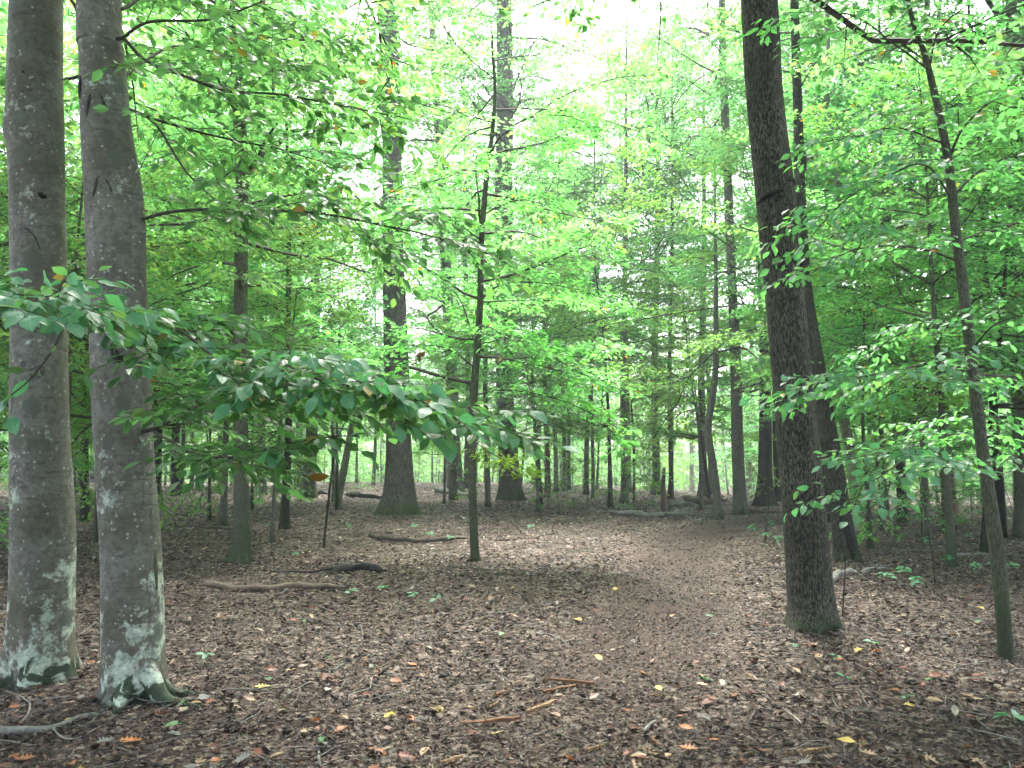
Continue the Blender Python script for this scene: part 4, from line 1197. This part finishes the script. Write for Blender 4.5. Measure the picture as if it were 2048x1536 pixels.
# ------------------------------------------------------------------ the far wood, one mass
def far_wood():
    rng = np.random.default_rng(55)
    g = Geo()
    n = 120000
    a = rng.uniform(-1.0, 1.0, n) * math.radians(52)
    d = rng.uniform(92, 135, n)
    x, y = np.sin(a) * d, np.cos(a) * d
    z = np.where(rng.uniform(0, 1, n) < 0.35, rng.uniform(-0.3, 4, n), rng.uniform(0, 1, n) ** 1.25 * 20)
    dens = fbm(np.stack([x * 0.16, y * 0.16, z * 0.16], 1), 3, 8)
    k = dens > -0.12 - 0.3 * (z < 4) + 0.02 * np.maximum(z - 8, 0) + 0.3 * np.exp(-(a / 0.2) ** 2) * sstep(8, 16, z)
    x, y, z = x[k], y[k], z[k]
    n = len(x)
    gz = hgt(x, y)
    D = rng.normal(0, 1, (n, 3)); N = np.array([0, 0, 1.0]) + rng.normal(0, 0.6, (n, 3))
    add_leaves(g, np.stack([x, y, gz + 0.4 + z], 1), D, N, rng.uniform(0.35, 0.8, n), DIAMOND, 1)
    for q in range(150):
        a = rng.uniform(-1, 1) * math.radians(48); d = rng.uniform(88, 130)
        xx, yy = math.sin(a) * d, math.cos(a) * d
        b = np.array([xx, yy, h1(xx, yy) - 0.3]); r = rng.uniform(0.07, 0.28); H = rng.uniform(10, 20)
        tube(g, np.array([b, b + [rng.normal(0, 0.3), 0, H * 0.5], b + [rng.normal(0, 0.6), 0, H]]), np.array([r, r * 0.8, r * 0.3]), 7, 0, cap=False)
    o = obj('far_wood', g.mesh('far_wood', [M['bark_grey'], M['leaf_canopy']], smooth=False))
    o['kind'] = 'stuff'; o['label'] = 'distant green wood closing the view between the trunks'; o['category'] = 'wood'
far_wood()

# ------------------------------------------------------------------ shrubs, herbs and seedlings
SHR = ['shrub0', 'shrub1', 'shrub2']
sow(SHR, 7, 22, 33, (1090, 1300), 0.3, 'shrub', 'thin leafy brush by the fallen limb', 'brush by the fallen limb', (0.7, 1.2), (), 'shrub', 0.8)
sow(SHR, 9, 14, 22, (1740, 2120), 0.4, 'shrub', 'leafy green bush about the reddish trunk', 'bushes about the reddish trunk', (0.7, 1.3), (), 'shrub', 0.8)
sow(SHR, 14, 22, 40, (1560, 2200), 0.4, 'shrub', 'leafy bush in the thicket beyond the hollow footed tree', 'bushes in the thicket', (0.9, 1.6), (), 'shrub', 0.8)
sow(SHR, 6, 22, 34, (330, 760), 0.4, 'shrub', 'small leafy bush beyond the slender beech', 'bushes beyond the slender beech', (0.5, 0.9), (), 'shrub', 0.8)
sow(SHR, 22, 40, 80, (-50, 2150), 0.4, 'shrub', 'far leafy bush between distant trunks', 'bushes between the distant trunks', (1.0, 1.8), (), 'shrub', 0.8)

def seedling(px, py, n, h, leaf, label, group=None, mat=None, spread=0.6, seed=0):
    """a stem with leaves of its own"""
    r = np.random.default_rng(int(px * 7 + py))
    b = gpt(px, py)
    t = thing('seedling', label, 'seedling', b, group)
    g = Geo()
    P = np.array([[0, 0, -0.02], [r.normal(0, 0.1) * h, r.normal(0, 0.1) * h, h * 0.5], [r.normal(0, 0.2) * h, r.normal(0, 0.2) * h, h]])
    tube(g, catmull(P, 5), np.linspace(0.003, 0.0015, 5), 5)
    obj('stem', g.mesh('stem', [M['twig']]), t)
    for k in range(n):
        a = k * 2.4 + r.normal(0, 0.4)
        u = 1.0 if k < 4 else r.uniform(0.5, 1)
        p = P[2] * u + (1 - u) * P[1]
        o = obj('leaf', LEAF_VARIANTS[int(r.integers(5))][0], t)
        d = np.array([[math.cos(a), math.sin(a), r.normal(0.0, 0.25)]])
        nn = np.array([[r.normal(0, 0.3), r.normal(-0.25, 0.3), 1.0]])
        D, S, W = leaf_frames(d, nn)
        z = leaf * r.uniform(0.7, 1.2)
        o.matrix_basis = Matrix(((D[0][0] * z, S[0][0] * z, W[0][0] * z, p[0]), (D[0][1] * z, S[0][1] * z, W[0][1] * z, p[1]), (D[0][2] * z, S[0][2] * z, W[0][2] * z, p[2]), (0, 0, 0, 1)))
    return t
seedling(2028, 1448, 5, 0.05, 0.09, 'largest green seedling near the foot of the crooked young tree')
seedling(1744, 1300, 4, 0.06, 0.075, 'green seedling below the tall dark leaning trunk, two leaves raised')
seedling(1676, 1322, 3, 0.04, 0.06, 'tiny seedling just below the foot of the tall dark trunk')
for q in ((1690, 1366), (1806, 1404), (1590, 1300)):
    seedling(q[0], q[1], 3, 0.04, 0.06, 'small green seedling in the litter before the dark leaning trunk', 'small seedlings before the dark trunk')
for q in ((825, 1205), (760, 1190), (700, 1200), (870, 1212), (400, 1340), (590, 1120)):
    seedling(q[0], q[1], 5, 0.10, 0.07, 'small seedling among sticks before the slim central sapling', 'seedlings among the sticks')
for q in ((1510, 1072), (1540, 1064), (1570, 1070), (1530, 1090), (1555, 1100), (1590, 1078)):
    seedling(q[0], q[1], 12, 0.22, 0.11, 'bright green herb beside the trail bend', 'green herbs beside the trail bend')
for q in ((1780, 1180), (1810, 1168), (1830, 1190), (1960, 1160), (1990, 1150), (2030, 1160), (1890, 1140), (1850, 1100), (1940, 1090)):
    seedling(q[0], q[1], 11, 0.2, 0.09, 'green herb in the litter around the crooked young tree', 'green herbs around the crooked young tree')
for q in ((700, 1060), (830, 1060), (860, 1078), (1060, 1062), (900, 1086), (540, 1060), (480, 1040)):
    seedling(q[0], q[1], 8, 0.12, 0.10, 'low herb in the pale litter near the fallen limb and oak', 'low herbs in the pale litter')
# thin upright stems
for k, (px, py, w, tx, ty, Y, lab) in enumerate(((1684, 1205, 3, 1690, 1080, 7.9, 'thin dark rod standing beside the tall dark trunk'), (1530, 1075, 4, 1536, 960, 15.5, 'thin bare rod rising from the green herbs by the trail bend'),
                                                 (1268, 1010, 6, 1262, 800, 27, 'thin black rod before the distant trunks by the fallen limb'), (1870, 1160, 3, 1850, 1040, 10.2, 'thin dead rod in the litter near the crooked young tree'))):
    b = at(px, py, Y)
    feature('bare_rod', lab, 'sapling', [(px, py, w), ((px + tx) / 2 + 3, (py + ty) / 2, w * 0.8), (tx, ty, w * 0.6)], Y, 'bark_black', sides=7, step=0.08, flare=(0.1, 0.1, 3, 0), seed=40 + k)

# ------------------------------------------------------------------ fallen branches and logs
def fallen(name, label, pts, r, mat, cat='branch', side=(), sides=10, knob=0.12, lift=0.6, taper=0.55, group=None):
    W = np.array([gpt(px, py) for px, py in pts])
    base = W[0].copy()
    Q = catmull(W, max(8, 7 * len(W)))
    Q[:, 2] = hgt(Q[:, 0], Q[:, 1]) + r * lift
    rr = np.linspace(r, r * taper, len(Q)) * np.clip(np.sin(np.linspace(0.12, math.pi - 0.12, len(Q))) * 2.6, 0.3, 1) * (1 + knob * fbm(Q * 4 / max(r * 20, 0.2), 3, len(label)))
    Q = Q + np.column_stack([1.0 * r * fbm(Q * 2.5 + 3, 3, 4), 1.4 * r * fbm(Q * 2.5 + 9, 3, 5), 1.0 * r * (fbm(Q * 2.5 + 5, 2, 6) + 0.15)])
    g = Geo()
    tube(g, Q - base, rr, sides)
    me = g.mesh(name, [M[mat]])
    if not side:
        o = obj(name, me, None, base)
        return tag(o, label, cat, group)
    t = thing(name, label, cat, base, group)
    obj('main_stem', me, t)
    for sp, sr, up in side:
        V = np.array([gpt(px, py) for px, py in sp])
        V[:, 2] += r + np.linspace(0, up, len(V))
        S = catmull(V, 6 * len(V)) - base
        S = S + np.column_stack([0.01 * fbm(S * 6 + 3, 2, 4), 0.01 * fbm(S * 6 + 9, 2, 5), 0.01 * fbm(S * 6, 2, 6)])
        g = Geo()
        tube(g, S, np.linspace(sr, sr * 0.4, len(S)), 7)
        obj('side_branch', g.mesh('side_branch', [M[mat]]), t)
    return t
fallen('fallen_branch', 'bent dark fallen branch lying behind the foot of the slim central sapling', [(738, 1074), (765, 1082), (800, 1088), (870, 1086), (935, 1082)], 0.055, 'wood_dark', knob=0.2, lift=0.9)
fallen('fallen_branch', 'thin curved branch reaching out past the slim central sapling', [(985, 1082), (1030, 1080), (1070, 1077), (1095, 1070), (1128, 1068)], 0.02, 'wood_dark')
fallen('fallen_log', 'mossy brown fallen log with a blunt end before the slender beech', [(405, 1181), (450, 1184), (520, 1184), (600, 1182), (690, 1180)], 0.05, 'wood_brown', 'log', knob=0.25, lift=0.9)
fallen('fallen_log', 'short charred black log half sunk in the litter', [(655, 1148), (700, 1144), (768, 1146)], 0.085, 'wood_black', 'log', side=[([(665, 1150), (620, 1158), (540, 1160)], 0.014, 0.02), ([(740, 1150), (790, 1165), (820, 1150)], 0.008, 0.1)], lift=0.1, taper=0.6, knob=0.5)
fallen('fallen_branch', 'short dark stick pointing at the blunt end of the mossy log', [(372, 1152), (405, 1166), (445, 1178)], 0.016, 'wood_dark')
fallen('fallen_limb', 'long grey fallen limb with side branches before the distant trunks', [(1215, 1031), (1260, 1034), (1330, 1034), (1370, 1026), (1400, 1018)], 0.09, 'wood_grey', 'branch', side=[([(1330, 1034), (1360, 1036), (1392, 1032)], 0.04, 0.05), ([(1355, 1030), (1375, 1040), (1388, 1050)], 0.03, 0.0)], knob=0.2)
fallen('fallen_log', 'grey log lying across behind the long fallen limb', [(1335, 1012), (1385, 1016), (1432, 1019)], 0.10, 'wood_grey', 'log', knob=0.15)
fallen('fallen_log', 'reddish brown log farthest behind the long fallen limb', [(1365, 1005), (1405, 1008), (1450, 1010)], 0.16, 'wood_brown', 'log', knob=0.15)
fallen('fallen_log', 'brown log running toward the black tree with wide flared foot', [(1490, 1022), (1530, 1026), (1566, 1027)], 0.07, 'wood_brown', 'log')
fallen('fallen_log', 'grey brown log behind the biggest oak', [(868, 984), (905, 990), (945, 997)], 0.16, 'wood_grey', 'log', knob=0.2)
fallen('fallen_log', 'dark rotting log between the slender beech and the pale leaning stem', [(545, 985), (600, 990), (660, 994)], 0.16, 'wood_black', 'log', knob=0.25)
fallen('fallen_log', 'dark log lying between the pale leaning stem and the biggest oak', [(690, 996), (730, 998), (775, 998)], 0.14, 'wood_black', 'log', knob=0.25)
fallen('fallen_branch', 'dark branch on pale litter beside the slender beech stem', [(382, 1054), (440, 1058), (520, 1064)], 0.03, 'wood_dark')
fallen('fallen_branch', 'forked thin sticks on the pale litter past the slender beech', [(545, 1042), (565, 1036), (590, 1032)], 0.02, 'wood_grey', side=[([(555, 1038), (585, 1046)], 0.012, 0.02)])
fallen('fallen_branch', 'thin dark stick in front of the second large oak', [(1050, 1036), (1085, 1032), (1110, 1038)], 0.02, 'wood_dark')
fallen('fallen_branch', 'pale branch lying in litter behind the crooked young tree', [(1900, 1112), (1960, 1110), (2070, 1118)], 0.028, 'wood_grey')
fallen('fallen_branch', 'long thin grey branch between the hollow tree and crooked tree', [(1760, 1098), (1820, 1102), (1900, 1106)], 0.024, 'wood_grey')
fallen('crooked_log', 'short crooked grey log behind the foot of the tall dark trunk', [(1655, 1170), (1675, 1152), (1700, 1146), (1712, 1150)], 0.05, 'wood_grey', 'log', knob=0.25, taper=0.8)
fallen('crooked_log', 'thin grey piece ending the crooked log near the hollow tree', [(1722, 1147), (1745, 1142), (1772, 1141)], 0.035, 'wood_grey', 'log', knob=0.2)
fallen('fallen_branch', 'long bare branch with pale end lying before the leaning grey beech', [(-30, 1478), (60, 1470), (110, 1462), (170, 1436), (250, 1424)], 0.024, 'wood_grey', side=[([(235, 1427), (290, 1395), (350, 1366)], 0.010, 0.03), ([(100, 1464), (140, 1490), (200, 1470)], 0.006, 0.02), ([(30, 1470), (60, 1420), (10, 1396)], 0.006, 0.03)], lift=0.8)
fallen('fallen_branch', 'dark thin branch beneath the one with the pale end', [(130, 1450), (200, 1428), (260, 1440), (310, 1436)], 0.013, 'wood_dark')
fallen('fallen_branch', 'grey twig running to the gap between the grey beeches', [(-10, 1396), (70, 1402), (130, 1432)], 0.007, 'wood_grey')
for pts, r, m_, lab in (([(640, 1540), (636, 1500), (648, 1452)], 0.010, 'wood_grey', 'pale curved stick pointing away, near the orange leaf'), ([(650, 1350), (690, 1328), (732, 1300)], 0.010, 'wood_grey', 'straight pale stick before the mossy log'),
                        ([(716, 1246), (724, 1262), (728, 1292)], 0.008, 'wood_grey', 'short grey stick standing off the straight pale stick'), ([(762, 1260), (790, 1282), (832, 1310)], 0.010, 'wood_dark', 'curved dark stick beside the straight pale stick'),
                        ([(850, 1230), (890, 1222), (900, 1212)], 0.006, 'wood_dark', 'thin hooked twig in front of the slim sapling'), ([(940, 1138), (1000, 1142), (1060, 1144)], 0.016, 'wood_dark', 'dark stick in front of the slim sapling foot'),
                        ([(1575, 1396), (1600, 1402), (1622, 1402)], 0.012, 'wood_dark', 'dark short stick below the tall dark trunk'), ([(1540, 1360), (1560, 1375), (1575, 1392)], 0.004, 'wood_grey', 'hair thin pale twig below the tall dark trunk'),
                        ([(1930, 1238), (1965, 1252), (2000, 1268)], 0.012, 'wood_dark', 'dark stick leaning at the crooked young tree foot'), ([(480, 1240), (520, 1262), (560, 1250)], 0.006, 'wood_grey', 'thin grey twig past the leaning beech root'),
                        ([(330, 1108), (350, 1100), (362, 1092)], 0.012, 'wood_grey', 'curled pale stick beside the leaning grey beech'), ([(162, 1272), (185, 1250), (208, 1236)], 0.010, 'wood_grey', 'pale stick caught between the two grey beeches'),
                        ([(1050, 1300), (1100, 1302), (1130, 1300)], 0.008, 'wood_dark', 'short dark stick lying on the trail edge'), ([(1290, 1470), (1305, 1452), (1316, 1446)], 0.013, 'wood_grey', 'stubby grey stick on the near trail'),
                        ([(1268, 1500), (1280, 1530), (1290, 1550)], 0.015, 'wood_dark', 'stout dark stick on the near trail')):
    fallen('stick', lab, pts, r, m_, 'stick', sides=7)

# split wood chips on the trail
def chip(px, py, ex, ey, w, mat, label):
    a, b = gpt(px, py), gpt(ex, ey)
    d = b - a
    L = np.linalg.norm(d)
    r = np.random.default_rng(int(px))
    n = 7
    g = Geo()
    V = []
    for k in range(n):
        u = k / (n - 1)
        hw = w * (0.2 + 0.8 * math.sin(math.pi * (0.08 + 0.84 * u)) ** 0.7) * r.uniform(0.6, 1.35)
        ht = 0.5 * w * r.uniform(0.6, 1.1)
        off = r.normal(0, 0.35) * w
        V += [[u * L, -hw + off, -0.01], [u * L, hw + off, -0.01], [u * L, hw * 0.75 + off, ht], [u * L, -hw * 0.6 + off, ht * r.uniform(0.8, 1.2)]]
    q = []
    for k in range(n - 1):
        o_ = k * 4
        for j in range(4):
            q.append((o_ + j, o_ + (j + 1) % 4, o_ + 4 + (j + 1) % 4, o_ + 4 + j))
    q += [(3, 2, 1, 0), (n * 4 - 4, n * 4 - 3, n * 4 - 2, n * 4 - 1)]
    g.add(V, None, q)
    o = obj('wood_chip', g.mesh('wood_chip', [M[mat]], smooth=False), None, (a[0], a[1], a[2] + 0.018))
    o.rotation_euler = (r.normal(0, 0.1), 0, math.atan2(d[1], d[0]))
    tag(o, label, 'wood chip')
for q in ((922, 1452, 1040, 1450, 0.016, 'chip_rust', 'long rust brown splinter lying flat on the near litter'), (1052, 1428, 1114, 1406, 0.014, 'chip_tan', 'tan split chip tilted beside the long rust splinter'),
          (1094, 1362, 1188, 1378, 0.018, 'chip_rust', 'broken rust brown wood piece farther up the trail'), (1086, 1388, 1152, 1378, 0.016, 'chip_rust', 'rust wood piece just below the broken piece on the trail'),
          (985, 1396, 1022, 1384, 0.014, 'chip_rust', 'dark rust chip past the long rust splinter'), (1574, 1512, 1662, 1500, 0.014, 'chip_tan', 'long tan splinter on the litter below the dark trunk'),
          (1160, 1508, 1208, 1498, 0.014, 'chip_tan', 'tan chip on the nearest trail litter'), (880, 1532, 922, 1522, 0.016, 'chip_tan', 'tan frayed chip at the nearest litter edge'),
          (1285, 1522, 1345, 1524, 0.010, 'chip_tan', 'thin tan splinter beside the stout dark stick'), (1302, 1478, 1318, 1498, 0.012, 'chip_rust', 'small rust chip beside the stubby grey stick'),
          (975, 1420, 1000, 1406, 0.010, 'chip_tan', 'small tan sliver above the long rust splinter'), (1475, 1512, 1492, 1534, 0.012, 'chip_rust', 'short dark rust chip beside the long tan splinter')):
    chip(*q)

# ------------------------------------------------------------------ single fallen leaves
def fallen_leaf_meshes():
    out = {}
    shapes = []
    for k in range(3):          # oval, curled
        u = np.linspace(0, 1, 7)
        shapes.append((u, 0.27 * np.sin(np.pi * u ** 0.9) ** 0.8))
    for k in range(3):          # lobed
        u = np.linspace(0, 1, 11)
        hw = 0.30 * np.sin(np.pi * u ** 0.8) ** 0.7 * np.where(np.arange(11) % 2 == 0, 0.5, 1.25)
        shapes.append((u, hw))
    for k, (u, hw) in enumerate(shapes):
        r = np.random.default_rng(700 + k)
        hw = np.where((u == 0) | (u == 1), 0.004, hw)
        c, b = r.uniform(0.15, 0.6), r.uniform(-0.3, 0.35)
        n = len(u)
        V, T = [], []
        for j in range(n):
            zc = b * (u[j] - 0.5) ** 2
            V += [[u[j], hw[j], zc + c * hw[j] + r.normal(0, 0.015)], [u[j], 0, zc], [u[j], -hw[j] * r.uniform(0.85, 1.1), zc + c * hw[j] * r.uniform(0.4, 1.4)]]
        for j in range(n - 1):
            a = 3 * j
            T += [(a, a + 1, a + 4), (a, a + 4, a + 3), (a + 1, a + 2, a + 5), (a + 1, a + 5, a + 4)]
        m0 = len(V)
        V += [[-0.28, 0.012, 0.02], [-0.28, -0.012, 0.02], [0.02, -0.008, 0], [0.02, 0.008, 0]]
        T += [(m0, m0 + 1, m0 + 2), (m0, m0 + 2, m0 + 3)]
        for mk in ('fall_orange', 'fall_red', 'fall_tan', 'fall_pale', 'fall_yellow', 'fall_green', 'fall_grey'):
            g = Geo()
            g.add(V, T)
            out[(k, mk)] = g.mesh('fallen_leaf', [M[mk]])
    return out
FL = fallen_leaf_meshes()
def drop_leaf(x, y, size, k, mk, label, group=None, r=None):
    o = obj('fallen_leaf', FL[(k, mk)], None, (x, y, h1(x, y) + 0.022 + 0.1 * size))
    o.rotation_euler = (r.normal(0, 0.22), r.normal(0, 0.22), r.uniform(0, 6.28))
    o.scale = (size, size * r.uniform(0.8, 1.3), size)
    tag(o, label, 'leaf', group)
_r = np.random.default_rng(31)
for px, py, sz, k, mk, lab in ((692, 1466, 0.10, 1, 'fall_orange', 'brightest orange fallen leaf beside the pale curved stick'), (238, 1496, 0.11, 4, 'fall_orange', 'large orange lobed leaf in front of the leaning grey beech'),
                               (340, 1440, 0.11, 3, 'fall_red', 'large pinkish brown lobed leaf near the leaning beech root'), (665, 1322, 0.08, 0, 'fall_green', 'flat green fallen leaf by the straight pale stick'),
                               (598, 1342, 0.06, 1, 'fall_pale', 'small white curled leaf in the near litter'), (362, 1455, 0.10, 2, 'fall_green', 'green fallen leaf before the leaning beech root'),
                               (960, 1480, 0.10, 4, 'fall_red', 'reddish lobed leaf below the long rust splinter'), (180, 1330, 0.09, 0, 'fall_orange', 'orange leaf wedged at the foot between the grey beeches'),
                               (1660, 1245, 0.09, 4, 'fall_orange', 'orange leaf resting at the foot of the tall dark trunk')):
    p = gpt(px, py)
    drop_leaf(p[0], p[1], sz, k, mk, lab, None, _r)
KINDS = (('fall_orange', 30, 'orange fallen leaf lying loose on the brown litter', 'orange fallen leaves'), ('fall_red', 70, 'red brown fallen leaf lying loose on the litter', 'red brown fallen leaves'),
         ('fall_tan', 75, 'tan fallen leaf lying loose on the litter', 'tan fallen leaves'), ('fall_pale', 24, 'bleached pale fallen leaf lying loose on the litter', 'pale fallen leaves'),
         ('fall_yellow', 16, 'yellow fallen leaf lying loose on the litter', 'yellow fallen leaves'), ('fall_green', 12, 'fallen leaf still green lying loose on the litter', 'green fallen leaves'), ('fall_grey', 30, 'blue grey fallen leaf lying loose on the litter', 'grey fallen leaves'))
for mk, n, lab, grp in KINDS:
    c = 0
    while c < n:
        py = 1060 + 500 * _r.uniform(0.15, 1) ** 0.8
        px = _r.uniform(-30, 2080)
        p = gpt(px, py)
        if p[1] > 11:
            continue
        drop_leaf(p[0], p[1], _r.uniform(0.055, 0.105), int(_r.integers(6)), mk, lab, grp, _r)
        c += 1

# dead leaves hanging in the slim sapling
for px, py, Y, n in ((850, 697, 12.0, 6), (958, 505, 12.3, 4), (915, 845, 12.0, 7), (1240, 700, 12.4, 2), (640, 345, 12.2, 0)):
    for k in range(n):
        o = obj('dead_leaf', FL[(int(_r.integers(6)), 'fall_red')], sap)
        o.location = Vector(at(px, py, Y) - sap_base) + Vector((_r.normal(0, 0.07), _r.normal(0, 0.05), _r.normal(0, 0.06)))
        o.rotation_euler = (_r.uniform(0, 6), _r.uniform(0, 6), _r.uniform(0, 6))
        z = _r.uniform(0.09, 0.14)
        o.scale = (z, z, z)
# raised dark strip painting the shade inside the hollow of the split foot
surf_tube(ho, 'hollow', ho_C, [(0.05, 0.2), (0.2, 0.25), (0.42, 0.15), (0.6, 0.05)], 0.07, 'scar_hollow_shade', lift=-0.02, sides=10)

# ------------------------------------------------------------------ damp air
def haze():
    g = Geo()
    x0, x1, y0, y1, z0, z1 = -220, 220, -40, 260, -8, 40
    V = [(x, y, z) for z in (z0, z1) for y in (y0, y1) for x in (x0, x1)]
    g.add(V, None, [(0, 2, 3, 1), (4, 5, 7, 6), (0, 1, 5, 4), (2, 6, 7, 3), (0, 4, 6, 2), (1, 3, 7, 5)])
    a = NT('damp_air')
    v = a.n('VolumePrincipled', {'Color': (0.92, 0.97, 1.0, 1), 'Density': 0.0019, 'Anisotropy': 0.3})
    a.t.links.new(v.outputs[0], a.out.inputs['Volume'])
    o = obj('haze', g.mesh('haze', [a.m], smooth=False))
    o['kind'] = 'stuff'
haze()
